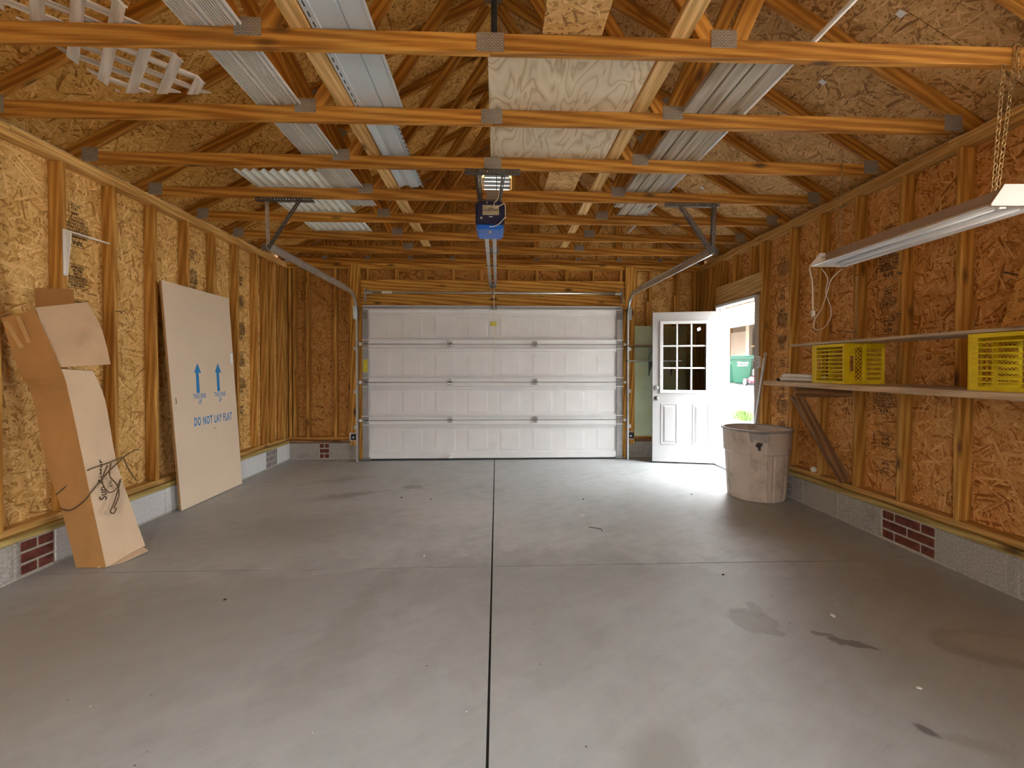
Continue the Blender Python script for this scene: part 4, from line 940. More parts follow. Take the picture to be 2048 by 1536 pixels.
# ribbed soffit strip
pr = []; x = -0.132
pr.append((x, 0.012)); pr.append((x + 0.004, 0.0))
for base in (-0.122, 0.012):
    for k in range(7): pr += [(base + k * 0.0125, 0.0), (base + k * 0.0125 + 0.003, 0.012), (base + k * 0.0125 + 0.0075, 0.012), (base + k * 0.0125 + 0.011, 0.0)]
    pr += [(base + 0.094, 0.0), (base + 0.100, 0.016), (base + 0.112, 0.016), (base + 0.118, 0.0)]
pr += [(0.134, 0.012)]
tag(obj('soffit_strip', profile_me(pr, 2.75), M_['vinyl_ribbed'], None, Matrix.Translation((-1.315, 2.98, ZC + 0.002))), 'long off-white ribbed soffit strip laid on the trusses beside the lattice', 'soffit strip')
# blue-white siding lengths
pr = [(-0.142, 0.010), (-0.142, 0.0), (-0.105, 0.0), (-0.10, 0.003), (0.015, 0.003), (0.022, 0.012), (0.03, 0.003), (0.125, 0.003), (0.132, 0.0), (0.142, 0.0), (0.142, 0.014)]
sd = empty('siding_panel', (-0.716, 2.17, ZC), 'smooth pale blue siding panel with a slotted nailing edge, resting on trusses', 'siding panel', 'loose siding panels')
obj('sheet', profile_me(pr, 1.20), M_['siding_blue'], sd, Matrix.Translation((-0.716, 2.16, ZC + 0.003)))
slot = box_me(0.006, 0.030, 0.0012, 0.0)
for k in range(20): obj('nail_slot', slot, M_['black_rubber'], sd, Matrix.Translation((-0.842, 1.60 + 0.058 * k, ZC + 0.0014)))
pr = [(-0.105, 0.0), (-0.09, 0.0), (-0.055, 0.014), (-0.02, 0.014), (-0.012, 0.0), (0.055, 0.0), (0.062, 0.014), (0.085, 0.016), (0.095, 0.0), (0.105, 0.0)]
sd2 = empty('siding_panel', (-0.745, 3.3, ZC), 'stepped pale blue siding offcut ending above the second bay past the plywood', 'siding panel', 'loose siding panels')
obj('sheet', profile_me(pr, 1.10), M_['siding_blue'], sd2, Matrix.Translation((-0.748, 3.335, ZC + 0.003)))
for k in range(18): obj('nail_slot', slot, M_['black_rubber'], sd2, Matrix.Translation((-0.648, 2.83 + 0.058 * k, ZC + 0.0014)))
# boards, plywood, planks, pipe
tag(ab('loose_board', (-0.963, -0.868), (1.45, 6.05), (ZC + 0.001, ZC + 0.039), M_['lumber_pale'], None, 'y'), 'long pale knotty board lying beside the blue siding panels', 'board')
tag(ab('loose_board', (0.834, 0.926), (1.45, 6.02), (ZC + 0.001, ZC + 0.039), M_['lumber_pale'], None, 'y'), 'long pale board lying along the plywood edge', 'board')
tag(panel('plywood_sheet', (0.388, 2.725, ZC + 0.008), (0, 1, 0), (1, 0, 0), 1.19, 0.866, 0.012, M_['plywood_face'], None), 'weathered plywood sheet with swirling grain resting on three trusses', 'plywood')
tag(panel('board_scrap', (0.36, 1.84, ZC + 0.008), (0, 1, 0), (1, 0, 0), 0.50, 0.285, 0.011, M_['osb_roof_pale'], None), 'strand board scrap lying just ahead of the plywood sheet', 'board')
tag(panel('board_scrap', (0.56, 3.635, ZT + 0.097), (1, 0, 0), (0, 1, 0), 0.27, 0.60, 0.011, M_['osb_roof_pale'], None), 'small strand board scrap lying just past the plywood sheet', 'board')
for k, (x, y0, y1, z) in enumerate(((1.203, 2.20, 4.30, 0), (1.300, 2.235, 4.62, 0), (1.397, 2.225, 4.52, 0), (1.487, 2.20, 4.66, 0))):
    tag(ab('weathered_plank', (x - 0.044, x + 0.044), (y0, y1), (ZC + 0.001, ZC + 0.037), M_['lumber_weathered'], None, 'y'),
        ('grey weathered plank of the row, next to the web plates', 'second grey weathered plank from the web plates', 'third grey weathered plank from the web plates', 'grey weathered plank touching the white pipe')[k], 'plank', 'weathered planks on the trusses')
tag(ab('weathered_plank', (1.165, 1.245), (3.75, 4.34), (ZC + 0.0385, ZC + 0.07), M_['lumber_weathered'], None, 'y'), 'short grey plank lying on top of the weathered planks', 'plank', 'weathered planks on the trusses')
bm = bmesh.new(); bm_cyl(bm, (1.552, 1.3, ZC + 0.0135), (1.552, 5.12, ZC + 0.0135), 0.0125, 14)
tag(obj('plastic_pipe', new_mesh('pipe', bm, True), M_['pipe_white']), 'long white plastic pipe lying beside the weathered planks', 'pipe')
vp = empty('ridge_pipe', (-0.02, 3.35, 3.6), 'short dark pipe hanging upright from the ridge', 'pipe')
bm = bmesh.new(); bm_cyl(bm, (-0.02, 3.40, 3.55), (-0.02, 3.40, 4.58), 0.024, 14); obj('pipe', new_mesh('pipe', bm, True), M_['pipe_dark'], vp)
bm = bmesh.new(); bm_cyl(bm, (-0.02, 3.40, 4.50), (-0.02, 3.40, 4.62), 0.05, 14); obj('flange', new_mesh('fl', bm, True), M_['pipe_dark'], vp)
# corrugated fibreglass sheet
cp = [(-0.335 + 0.67 * i / 72, 0.012 + 0.012 * math.sin(2 * math.pi * i / 8.0)) for i in range(73)]
tag(obj('corrugated_sheet', profile_me(cp, 1.70, 0.0016), M_['fibreglass'], None, Matrix.Translation((-1.785, 4.46, ZC + 0.002))), 'white corrugated sheet laid on the trusses by the track hanger', 'corrugated sheet')
# lattice panel
lt = empty('lattice_panel', (-1.9, 2.0, ZC), 'white wooden diagonal lattice offcut resting on the trusses', 'lattice')
x0, x1, y0, y1 = -2.19, -1.635, 1.40, 2.615
def clip_strip(cx, cy, dx, dy, w):
    """polygon of an infinite strip through (cx,cy) along (dx,dy) clipped to the panel"""
    nx, ny = -dy, dx; L = 3
    poly = [(cx + dx * L + nx * w / 2, cy + dy * L + ny * w / 2), (cx - dx * L + nx * w / 2, cy - dy * L + ny * w / 2), (cx - dx * L - nx * w / 2, cy - dy * L - ny * w / 2), (cx + dx * L - nx * w / 2, cy + dy * L - ny * w / 2)]
    for (a, b_, c_) in ((1, 0, -x0), (-1, 0, x1), (0, 1, -y0), (0, -1, y1)):
        out = []
        for i in range(len(poly)):
            p, q = poly[i - 1], poly[i]; fp, fq = a * p[0] + b_ * p[1] + c_, a * q[0] + b_ * q[1] + c_
            if fp * fq < 0:
                t_ = fp / (fp - fq); out.append((p[0] + (q[0] - p[0]) * t_, p[1] + (q[1] - p[1]) * t_))
            if fq >= 0: out.append(q)
        poly = out
        if len(poly) < 3: return None
    return poly
q = math.sqrt(0.5)
for layer, (dx, dy) in enumerate(((q, -q), (q, q))):
    for k in range(-9, 10):
        s_ = (k + 0.35) * 0.122
        P = clip_strip(-1.9 - dy * s_, 2.0 + dx * s_, dx, dy, 0.046)
        if not P: continue
        mx = sum(p[0] for p in P) / len(P); my = sum(p[1] for p in P) / len(P)
        rot = math.atan2(dy, dx); ca_, sa_ = math.cos(-rot), math.sin(-rot)
        loc = [((px - mx) * ca_ - (py - my) * sa_, (px - mx) * sa_ + (py - my) * ca_) for px, py in P]
        obj('lattice_strip', poly_me(loc, 0, 0.0075, 'xy'), M_['lattice_wood'], lt, Matrix.Translation((mx, my, ZC + 0.001 + layer * 0.0078)) @ Matrix.Rotation(rot, 4, 'Z'))

# ================================================================== SHOP LIGHT
SLM = frame((2.44, 1.965, 2.10), (2.485, 3.185, 2.10))
sl_ = empty('shop_light', (2.46, 2.57, 2.10), 'white twin-tube shop light hanging on two pairs of chains', 'light')
def slp(name, me, mat, M=Matrix.Identity(4)): return obj(name, me, M_[mat], sl_, SLM @ M)
bm = bmesh.new(); bm_box(bm, (-0.605, 0.605), (-0.038, 0.038), (0.012, 0.065), 0.003)
slp('ballast_channel', new_mesh('ch', bm), 'lamp_cap')
wing = profile_me([(-0.135, -0.030), (-0.128, -0.034), (-0.045, 0.010), (0.045, 0.010), (0.128, -0.034), (0.135, -0.030)], 1.21, 0.002)
slp('reflector', wing, 'lamp_white', Matrix.Rotation(R(-90), 4, 'Z'))
capp = [(-0.137, -0.036), (-0.137, -0.026), (-0.075, 0.066), (0.075, 0.066), (0.137, -0.026), (0.137, -0.036)]
for s in (-1, 1): slp('end_cap', poly_me(capp, s * 0.606, s * 0.618, 'yz', 0.001), 'lamp_cap' if s < 0 else 'lamp_white')
for y in (-0.06, 0.06):
    bm = bmesh.new(); bm_cyl(bm, (-0.585, y, -0.018), (0.585, y, -0.018), 0.019 if y > 0 else 0.019, 16); slp('fluorescent_tube', new_mesh('ft', bm, True), 'tube_white')
    for s in (-1, 1): bm = bmesh.new(); bm_box(bm, (s * 0.587 - 0.012, s * 0.587 + 0.012), (y - 0.018, y + 0.018), (-0.042, 0.012), 0.003); slp('lamp_holder', new_mesh('lh', bm), 'white_plastic')
# chains: real links
bm = bmesh.new(); pth = []
for k in range(16):
    a = 2 * math.pi * k / 16; pth.append((0.0085 * math.cos(a) + 0.0, 0.0, 0.0165 * math.sin(a) + 0.0))
link_me = tube_me(pth, 0.0021, 5, True); bm.free()
def chain(p0, p1, sag=0.0, name='chain'):
    p0, p1 = Vector(p0), Vector(p1); L = (p1 - p0).length; n = int(L / 0.0285)
    c = empty('chain', p0, parent=sl_)
    M0 = frame(p0, p1, (1, 0.2, 0))
    for k in range(n):
        pos = p0.lerp(p1, (k + 0.5) / n)
        M = M0.copy(); M.translation = pos
        obj('link', link_me, M_['brass'], c, M @ Matrix.Rotation(R(90), 4, 'Y') @ Matrix.Rotation(R(90) * (k % 2) + 0.3, 4, 'Z'))
chain((2.555, 2.075, 2.90), (2.435, 2.05, 2.165)); chain((2.49, 2.075, 2.80), (2.425, 2.06, 2.165)); chain((2.565, 2.075, 2.90), (2.575, 2.072, 2.72))
chain((2.665, 3.297, 2.90), (2.51, 3.11, 2.165)); chain((2.61, 3.30, 2.80), (2.495, 3.12, 2.165))
hk = tag(empty('hanging_chain', (2.95, 3.50, 2.0), 'spare brass chain hanging down a stud under the shop light', 'chain'), None)
for k in range(21): obj('link', link_me, M_['brass'], hk, Matrix.Translation((2.972, 3.510, 2.06 - k * 0.0285)) @ Matrix.Rotation(R(90) * (k % 2), 4, 'Z'))
ab('hook', (2.955, 2.985), (3.507, 3.513), (2.07, 2.076), M_['dark_steel'], hk, 'x', 0.001)
obj('power_cord', tube_me(smooth_path([(2.49, 3.10, 2.15), (2.40, 3.21, 2.12), (2.36, 3.22, 2.06), (2.365, 3.20, 1.95), (2.37, 3.20, 1.80), (2.372, 3.20, 1.735)]), 0.0048, 6), M_['cord_beige'], sl_)
pl = obj('plug', rbox(-0.013, 0.013, -0.011, 0.011, -0.045, 0.0, 0.005), M_['cord_beige'], sl_, Matrix.Translation((2.372, 3.20, 1.74)))
for dx in (-0.006, 0.006): obj('prong', box_me(0.002, 0.006, 0.018, 0.0), M_['galvanized'], pl, Matrix.Translation((2.372 + dx, 3.20, 1.687)))
wc = tag(obj('looped_cord', tube_me(smooth_path([(2.44, 3.20, 2.05), (2.50, 3.22, 1.98), (2.50, 3.24, 1.88), (2.57, 3.28, 1.78), (2.60, 3.32, 1.70), (2.56, 3.34, 1.62), (2.46, 3.30, 1.61), (2.42, 3.25, 1.67), (2.47, 3.24, 1.76), (2.51, 3.24, 1.88), (2.53, 3.22, 1.98), (2.58, 3.18, 2.05)]), 0.0035, 6), M_['cord_beige']), 'thin looped cord dangling below the far end of the shop light', 'cord')

# ================================================================== SHELVES, CRATES AND WHAT LIES ON THEM
ls = empty('work_shelf', (2.73, 2.5, 1.15), 'long thick wooden shelf on a diagonal brace along the stud wall', 'shelf')
ab('board', (2.482, 2.984), (0.6, 3.985), (1.150, 1.190), M_['shelf_wood'], ls, 'y', 0.004)
ab('bracket_arm', (2.50, 2.984), (3.563, 3.601), (1.062, 1.1495), M_['brace_wood'], ls, 'x')
beam('brace', (2.535, 3.622, 1.085), (2.975, 3.622, 0.345), 0.038, 0.089, M_['brace_wood'], ls, (0, 1, 0) if False else (1, 0, 1))
ab('bracket_arm', (2.50, 2.984), (1.09, 1.128), (1.062, 1.1495), M_['brace_wood'], ls, 'x')
us = tag(ab('crate_shelf', (2.50, 2.825), (0.9, 3.64), (1.4905, 1.509), M_['shelf_wood'], None, 'y'), 'thin plank laid across the yellow crates as a top shelf', 'shelf')
def lattice_bm(bm, u0, u1, v0, v1, cell, r, place):
    """diagonal bars filling a rectangle; place(u, v) -> point"""
    nu = max(1, round((u1 - u0) / cell)); nv = max(1, round((v1 - v0) / cell)); cu, cv = (u1 - u0) / nu, (v1 - v0) / nv
    for i in range(nu):
        for j in range(nv):
            a, b_, c_, d_ = u0 + i * cu, u0 + (i + 1) * cu, v0 + j * cv, v0 + (j + 1) * cv
            bm_cyl(bm, place(a, c_), place(b_, d_), r, 4, caps=False); bm_cyl(bm, place(a, d_), place(b_, c_), r, 4, caps=False)
def make_crate(lab):
    cr = empty('milk_crate', (0, 0, 0), lab, 'crate', 'yellow milk crates')
    D, Wd, Hh, th = 0.30, 0.325, 0.296, 0.006      # x depth, y width, z height; origin at base centre of the room-facing edge
    Y = M_['yellow_plastic']
    def pt(name, bm): return obj(name, new_mesh(name, bm), Y, cr)
    # room-facing grille of bars with a frame
    bm = bmesh.new()
    for z0, z1 in ((0, 0.022), (Hh - 0.022, Hh)): bm_box(bm, (0, th), (-Wd / 2, Wd / 2), (z0, z1), 0.001)
    for y0, y1 in ((-Wd / 2, -Wd / 2 + 0.018), (Wd / 2 - 0.05, Wd / 2)): bm_box(bm, (0, th), (y0, y1), (0.022, Hh - 0.022), 0.001)
    pt('grille_frame', bm)
    for k in range(8):
        z = 0.045 + k * 0.0295
        bm = bmesh.new(); bm_box(bm, (-0.001, 0.009), (-Wd / 2 + 0.01, Wd / 2 - 0.02), (z - 0.0035, z + 0.0035), 0.001); pt('bar', bm)
    # two side walls with rim, hand hole, lattice, rib, lattice
    for s in (-1, 1):
        yy = (s * Wd / 2, s * (Wd / 2 - th)); yr = (min(yy), max(yy)); ym = sum(yr) / 2
        bm = bmesh.new()
        for xr, zr in (((0, 0.04), (0, Hh)), ((0.135, 0.165), (0, Hh)), ((D - 0.022, D), (0, Hh)), ((0.04, 0.135), (0, 0.03)), ((0.165, D - 0.022), (0, 0.03)), ((0.04, 0.135), (Hh - 0.03, Hh)), ((0.165, D - 0.022), (Hh - 0.03, Hh)), ((0.04, 0.072), (0.03, 0.095)), ((0.04, 0.072), (0.205, Hh - 0.03)), ((0.070, 0.076), (0.03, Hh - 0.03))):
            bm_box(bm, xr, yr, zr, 0.0008)
        lattice_bm(bm, 0.076, 0.135, 0.03, Hh - 0.03, 0.029, 0.0026, lambda u, v: (u, ym, v))
        for k in range(7):
            z0 = 0.03 + k * (Hh - 0.06) / 7; z1 = z0 + (Hh - 0.06) / 7
            bm_box(bm, (0.165, D - 0.022), yr, (z1 - 0.0105, z1), 0.0005)
            lattice_bm(bm, 0.165, D - 0.022, z0, z1 - 0.0105, 0.0226, 0.002, lambda u, v: (u, ym, v))
        pt('side_wall', bm)
    for z0, z1 in ((0, th), (Hh - th, Hh)):       # floor and top faces as ribs
        bm = bmesh.new()
        for k in range(9):
            x = 0.006 + k * (D - 0.02) / 8; bm_box(bm, (x, x + 0.010), (-Wd / 2 + th, Wd / 2 - th), (z0, z1), 0.0005)
        for y in (-0.1, 0.0, 0.1): bm_box(bm, (0.006, D), (y - 0.012, y + 0.012), (z0, z1), 0.0005)
        pt('ribbed_face', bm)
    bm = bmesh.new()                                # open back rim
    for z0, z1 in ((0, 0.02), (Hh - 0.02, Hh)): bm_box(bm, (D - 0.006, D + 0.006), (-Wd / 2, Wd / 2), (z0, z1), 0.001)
    pt('rim', bm)
    return cr
cr1 = make_crate('yellow plastic milk crate beside the white bundle on the shelf')
def put(root, M):
    W[root] = M; root.matrix_basis = M
put(cr1, Matrix.Translation((2.503, 3.222, 1.1905)))
cr2 = copy_tree(cr1, None, Matrix.Translation((2.503, 2.075, 1.1905))); cr2['label'] = 'yellow plastic milk crate below the leaning strand board piece'
# leaning strand-board piece on the upper plank
lp = tag(obj('board_offcut', poly_me([(0, 0), (0.60, 0), (0.60, 0.64), (0, 0.64)], -0.006, 0.006, 'xy'), M_['osb_brown'], None,
      Matrix.Translation((2.735, 2.28, 1.5125)) @ Matrix(((0, 0.33, 0.944, 0), (-1, 0, 0, 0), (0, 0.944, -0.33, 0), (0, 0, 0, 1)))), 'brown strand board offcut leaning on the wall above the crate', 'board')
# white bundle lying on the shelf end
wbn = empty('paint_rollers', (2.6, 3.6, 1.19), 'white rolled bundle lying at the end of the wooden shelf', 'roll')
for (dx, dz, r0) in ((0.0, 0.018, 0.017), (0.038, 0.018, 0.017), (0.02, 0.048, 0.016)):
    obj('roll', tube_me(smooth_path([(2.53 + dx, 3.80, 1.191 + dz), (2.55 + dx, 3.74, 1.193 + dz), (2.59 + dx, 3.55, 1.191 + dz), (2.63 + dx, 3.42, 1.190 + dz * 0.8)]), [r0] * 12 + [r0 * 0.8] * 6 + [r0 * 0.6], 10), M_['white_plastic'], wbn)
obj('dark_tip', rbox(-0.03, 0.03, -0.012, 0.012, -0.012, 0.012, 0.006), M_['black_rubber'], wbn, Matrix.Translation((2.535, 3.822, 1.204)))
tag(obj('round_knob', lathe_me([(0, 0), (0.016, 0.004), (0.026, 0.016), (0.028, 0.028), (0.024, 0.044), (0.012, 0.054), (0, 0.057)], 20), M_['egg_white'], None, Matrix.Translation((2.998, 4.02, 0.3185))), 'round off-white ball on the sole plate by the trash can', 'ball')
# silver stick leaning by the door
st = empty('leaning_stick', (2.85, 4.75, 0), 'slim grey metal stick leaning on the wall behind the trash can', 'stick')
beam('shaft', (2.800, 4.785, 0.006), (2.972, 4.745, 1.42), 0.020, 0.030, M_['galvanized'], st, (0, 1, 0))
obj('tip_cord', tube_me(smooth_path([(2.965, 4.74, 1.43), (2.955, 4.73, 1.46), (2.975, 4.72, 1.47), (2.978, 4.74, 1.42), (2.955, 4.745, 1.40)]), 0.004, 5), M_['print_white'], st)
# nails and pegs on the right studs
for (x, y, z, lab) in ((2.985, 3.118, 2.005, 'dark peg stuck in a stud level with the dangling cord'), (2.985, 3.122, 1.70, 'dark peg stuck in a stud just above the plank shelf')):
    bm = bmesh.new(); bm_cyl(bm, (x, y + 0.012, z), (x - 0.035, y + 0.006, z + 0.006), 0.012, 8, 0.009); tag(obj('wooden_peg', new_mesh('peg', bm), M_['brace_wood']), lab, 'peg')
for (p0, p1, lab) in (((3.074, 2.47, 1.855), (2.955, 2.44, 1.862), 'long dark nail sticking out of the wall by the leaning panel'), ((2.99, 3.53, 1.60), (2.90, 3.62, 1.625), 'thin dark nail hook under the looped cord')):
    bm = bmesh.new(); bm_cyl(bm, p0, p1, 0.003, 6); bm_cyl(bm, p1, Vector(p1) + (Vector(p1) - Vector(p0)).normalized() * 0.003, 0.007, 8); tag(obj('nail', new_mesh('nail', bm), M_['dark_steel']), lab, 'nail')

# ================================================================== TRASH CAN
TC = Matrix.Translation((2.645, 4.355, 0))
tc = empty('trash_can', (2.645, 4.355, 0), 'dirty beige ribbed plastic trash can standing by the entry door', 'trash can')
seg = 96; bm = bmesh.new(); rings = []
prof = [(0.0, 0.012), (0.22, 0.012), (0.25, 0.0), (0.262, 0.012), (0.268, 0.05), (0.291, 0.46), (0.303, 0.475), (0.311, 0.66), (0.313, 0.69)]
inner = [(0.304, 0.69), (0.300, 0.66), (0.28, 0.46), (0.255, 0.05), (0.24, 0.03), (0.0, 0.03)]
for idx, (r, z) in enumerate(prof + inner):
    ring = []
    for k in range(seg):
        a = 2 * math.pi * k / seg; rr = r
        if 3 <= idx <= 5 and idx < len(prof):
            ph = (a / (2 * math.pi) * 12) % 1.0
            if ph < 0.10: rr -= 0.007
        ring.append(bm.verts.new((rr * math.cos(a), rr * math.sin(a), z)) if r > 0 else None)
    if r == 0: c_ = bm.verts.new((0, 0, z)); ring = [c_] * seg
    rings.append(ring)
for A, B in zip(rings, rings[1:]):
    for k in range(seg):
        u = []
        for v in (A[k], A[(k + 1) % seg], B[(k + 1) % seg], B[k]):
            if v not in u: u.append(v)
        if len(u) > 2: bm.faces.new(u)
bmesh.ops.recalc_face_normals(bm, faces=bm.faces[:])
obj('body', new_mesh('can', bm), M_['can_plastic'], tc, TC)
obj('rim', tube_me([(0.316 * math.cos(2 * math.pi * k / 64), 0.316 * math.sin(2 * math.pi * k / 64), 0.694) for k in range(64)], 0.011, 8, True), M_['can_rim'], tc, TC)
for a in (-117, 63):
    HM = TC @ Matrix.Rotation(R(a + 90), 4, 'Z') @ Matrix.Translation((0, -0.312, 0.64))
    obj('handle', poly_me([(-0.085, 0.04), (-0.075, -0.03), (-0.055, -0.042), (-0.045, -0.016), (0.045, -0.016), (0.055, -0.042), (0.075, -0.03), (0.085, 0.04)], -0.030, 0.012, 'xz', 0.003), M_['can_rim'], tc, HM)
    bm = bmesh.new(); bm_box(bm, (-0.075, 0.075), (-0.006, 0.02), (-0.628, -0.044), 0.003)
    obj('handle_rib', new_mesh('rib', bm), M_['can_plastic'], tc, HM @ Matrix.Translation((0, 0.002, 0)) @ Matrix.Rotation(R(4.2), 4, 'X'))
sp = [(0.0, 0.03), (0.03, 0.022), (0.028, 0.0), (0.012, -0.015), (0.016, -0.045), (-0.004, -0.05), (-0.012, -0.02), (-0.03, -0.01), (-0.022, 0.02)]
obj('soot_mark', poly_me(sp, -0.0365, -0.012, 'xz'), M_['can_soot'], tc, TC @ Matrix.Rotation(R(-27), 4, 'Z') @ Matrix.Translation((0.0, -0.284, 0.565)))

# ================================================================== CARDBOARD AGAINST THE LEFT WALL
RING = [  # wall-side front edge, room-side front edge, room-side rear edge at rising heights
    ((-2.744, 2.935, 0.004), (-2.557, 2.935, 0.004), (-2.530, 3.218, 0.030)),
    ((-2.790, 2.880, 0.442), (-2.592, 2.880, 0.440), (-2.566, 3.116, 0.42)),
    ((-2.830, 2.836, 0.714), (-2.602, 2.836, 0.713), (-2.578, 3.040, 0.69)),
    ((-2.885, 2.815, 1.131), (-2.660, 2.815, 1.108), (-2.635, 3.028, 1.093)),
    ((-2.905, 2.759, 1.290), (-2.662, 2.765, 1.302), (-2.638, 2.945, 1.288)),
    ((-2.930, 2.691, 1.604), (-2.742, 2.691, 1.655), (-2.735, 2.92, 1.70))]
cb = empty('long_carton', (-2.64, 3.05, 0), 'long bent cardboard carton leaning on the studs, tied with twine', 'cardboard box')
def quad_strip(name, A, B, mat, th=0.004, parent=cb, sub=4, jig=0.002):
    """sheet between two polylines A and B, smoothed along its length"""
    A = smooth_path(A, sub) if len(A) > 2 else [Vector(p) for p in A]; B = smooth_path(B, sub) if len(B) > 2 else [Vector(p) for p in B]
    bm = bmesh.new(); cols = []
    rnd = random.Random(len(A) + int(A[0].x * 1000))
    for a, b_ in zip(A, B):
        n_ = 5; row = []
        for k in range(n_):
            p = a.lerp(b_, k / (n_ - 1))
            if 0 < k < n_ - 1: p = p + Vector((rnd.uniform(-1, 1), rnd.uniform(-1, 1), 0)) * jig
            row.append(bm.verts.new(p))
        cols.append(row)
    for r0, r1 in zip(cols, cols[1:]):
        for k in range(len(r0) - 1): bm.faces.new((r0[k], r0[k + 1], r1[k + 1], r1[k]))
    bmesh.ops.recalc_face_normals(bm, faces=bm.faces[:])
    o = obj(name, new_mesh(name, bm), mat, parent); so = o.modifiers.new('thick', 'SOLIDIFY'); so.thickness = th; so.offset = 0
    return o
Lf = [r[0] for r in RING]; Cf = [r[1] for r in RING]; Rf = [r[2] for r in RING]
Bk = [(r[0][0] + (r[2][0] - r[1][0]) * 0.5, r[0][1] + (r[2][1] - r[1][1]), r[0][2] + 0.02) for r in RING]
quad_strip('front_side', Lf, Cf, M_['card_shaded'])
quad_strip('room_side', Cf[:5], Rf[:5], M_['card_tan'])
quad_strip('wall_side', Lf, Bk, M_['card_shaded'])
quad_strip('rear_side', Bk[:5], Rf[:5], M_['card_brown'])
# opened top flap: creased sheet hinged on the front edge
quad_strip('torn_flap', [(-2.752, 2.705, 1.668), (-2.722, 2.735, 1.50), (-2.679, 2.768, 1.312)], [(-2.672, 2.95, 1.738), (-2.612, 2.985, 1.56), (-2.550, 2.975, 1.332)], M_['card_brown'])
quad_strip('rear_flap', [(-2.975, 2.93, 1.60), (-2.978, 2.93, 1.825)], [(-2.742, 2.935, 1.60), (-2.738, 2.93, 1.818)], M_['card_shaded'])
quad_strip('bottom_flap', [(-2.552, 2.945, 0.006), (-2.50, 3.00, 0.005)], [(-2.527, 3.20, 0.026), (-2.47, 3.17, 0.012)], M_['card_tan'], 0.003)
for a, b_, w_ in (((-2.912, 2.6935, 1.585), (-2.852, 2.7245, 1.43), 0.026), ((-2.835, 2.6885, 1.615), (-2.80, 2.716, 1.46), 0.026), ((-2.59, 2.929, 0.10), (-2.60, 2.9325, 0.0), 0.02)):
    beam('tape_strip', a, b_, w_, 0.002, M_['tape'], cb, (0, -1, 0.15))
# lettering down the room side
u = (Vector(Cf[2]) - Vector(Cf[1])).normalized(); v_ = -(Vector(Rf[2]) - Vector(Cf[2])).normalized(); n_ = u.cross(v_)
if n_.x < 0: n_ = -n_; v_ = -v_
def on_side(s, t_, off=0.004): return Vector(Cf[1]).lerp(Vector(Cf[2]), s).lerp(Vector(Rf[1]).lerp(Vector(Rf[2]), s), t_) + n_ * off
def side_text(body, size, s, t_, **k):
    M = Matrix((u, v_, n_)).transposed().to_4x4(); M.translation = on_side(s, t_)
    obj('lettering', text_me(body, size, **k), M_['print_black'], cb, M)
side_text('Sun Setter', 0.075, 0.50, 0.40, sx=0.85, shear=0.3, bold=0.0006); side_text('A W N I N G S', 0.03, 0.60, 0.68, sx=0.8)
# twine round the carton with trailing ends
tw = [[(-2.792, 2.858, 0.505), (-2.70, 2.862, 0.585), (-2.592, 2.855, 0.66), (-2.56, 2.94, 0.68), (-2.545, 3.06, 0.70)], [(-2.780, 2.868, 0.415), (-2.72, 2.872, 0.40), (-2.63, 2.865, 0.46), (-2.575, 2.88, 0.54), (-2.555, 2.95, 0.62), (-2.545, 3.05, 0.69)],
      [(-2.555, 2.95, 0.67), (-2.545, 2.90, 0.58), (-2.535, 2.93, 0.50), (-2.53, 2.98, 0.50), (-2.53, 3.02, 0.56), (-2.53, 2.97, 0.42), (-2.53, 2.94, 0.37), (-2.525, 2.96, 0.35), (-2.525, 2.98, 0.38)],
      [(-2.55, 2.97, 0.68), (-2.54, 2.95, 0.60), (-2.53, 2.99, 0.53), (-2.525, 3.0, 0.46), (-2.525, 2.96, 0.38)], [(-2.545, 3.06, 0.70), (-2.53, 3.08, 0.62), (-2.52, 3.12, 0.54), (-2.52, 3.14, 0.52)], [(-2.545, 3.06, 0.70), (-2.53, 3.12, 0.73), (-2.52, 3.16, 0.735)]]
for p in tw: obj('twine', tube_me(smooth_path(p, 5), 0.0042, 5), M_['twine'], cb)

sh = empty('flat_carton', (-2.9, 4.5, 0), 'tall flat cardboard sheet printed THIS END UP leaning on the studs', 'cardboard sheet')
BL, BR, TL, TR = Vector((-2.893, 4.067, 0.004)), Vector((-2.868, 5.006, 0.004)), Vector((-2.958, 3.936, 2.078)), Vector((-2.955, 4.890, 2.067))
nrm = (TR - TL).cross(BL - TL).normalized(); BR.x = TL.x - (nrm.y * (BR.y - TL.y) + nrm.z * (BR.z - TL.z)) / nrm.x
if nrm.x < 0: nrm = -nrm
def sheet(name, off, th, mat, grow=0.0):
    bm = bmesh.new(); c_ = (BL + BR + TL + TR) / 4
    V = [bm.verts.new(p + (p - c_) * grow + nrm * o_) for o_ in (off, off + th) for p in (BL, BR, TR, TL)]
    bm.faces.new(V[:4][::-1]); bm.faces.new(V[4:])
    for i in range(4): bm.faces.new((V[i], V[(i + 1) % 4], V[4 + (i + 1) % 4], V[4 + i]))
    bmesh.ops.recalc_face_normals(bm, faces=bm.faces[:]); bmesh.ops.bevel(bm, geom=bm.edges[:], offset=0.001, segments=1, affect='EDGES')
    return obj(name, new_mesh(name, bm), mat, sh)
sheet('rear_layer', 0.0, 0.006, M_['card_edge'], -0.002); sheet('core', 0.0062, 0.012, M_['card_edge'], -0.006); sheet('front_layer', 0.0184, 0.007, M_['card_sheet'])
ux = ((BR - BL) + (TR - TL)).normalized(); uy = nrm.cross(ux)
def sheet_pt(y, z):   # point on the sheet front whose world y, z are given
    base_ = (BL + BR + TL + TR) / 4 + nrm * 0.0262
    d = Vector((0, y, z)) - base_; x = (nrm.dot(base_) - nrm.y * y - nrm.z * z) / nrm.x
    return Vector((x, y, z))
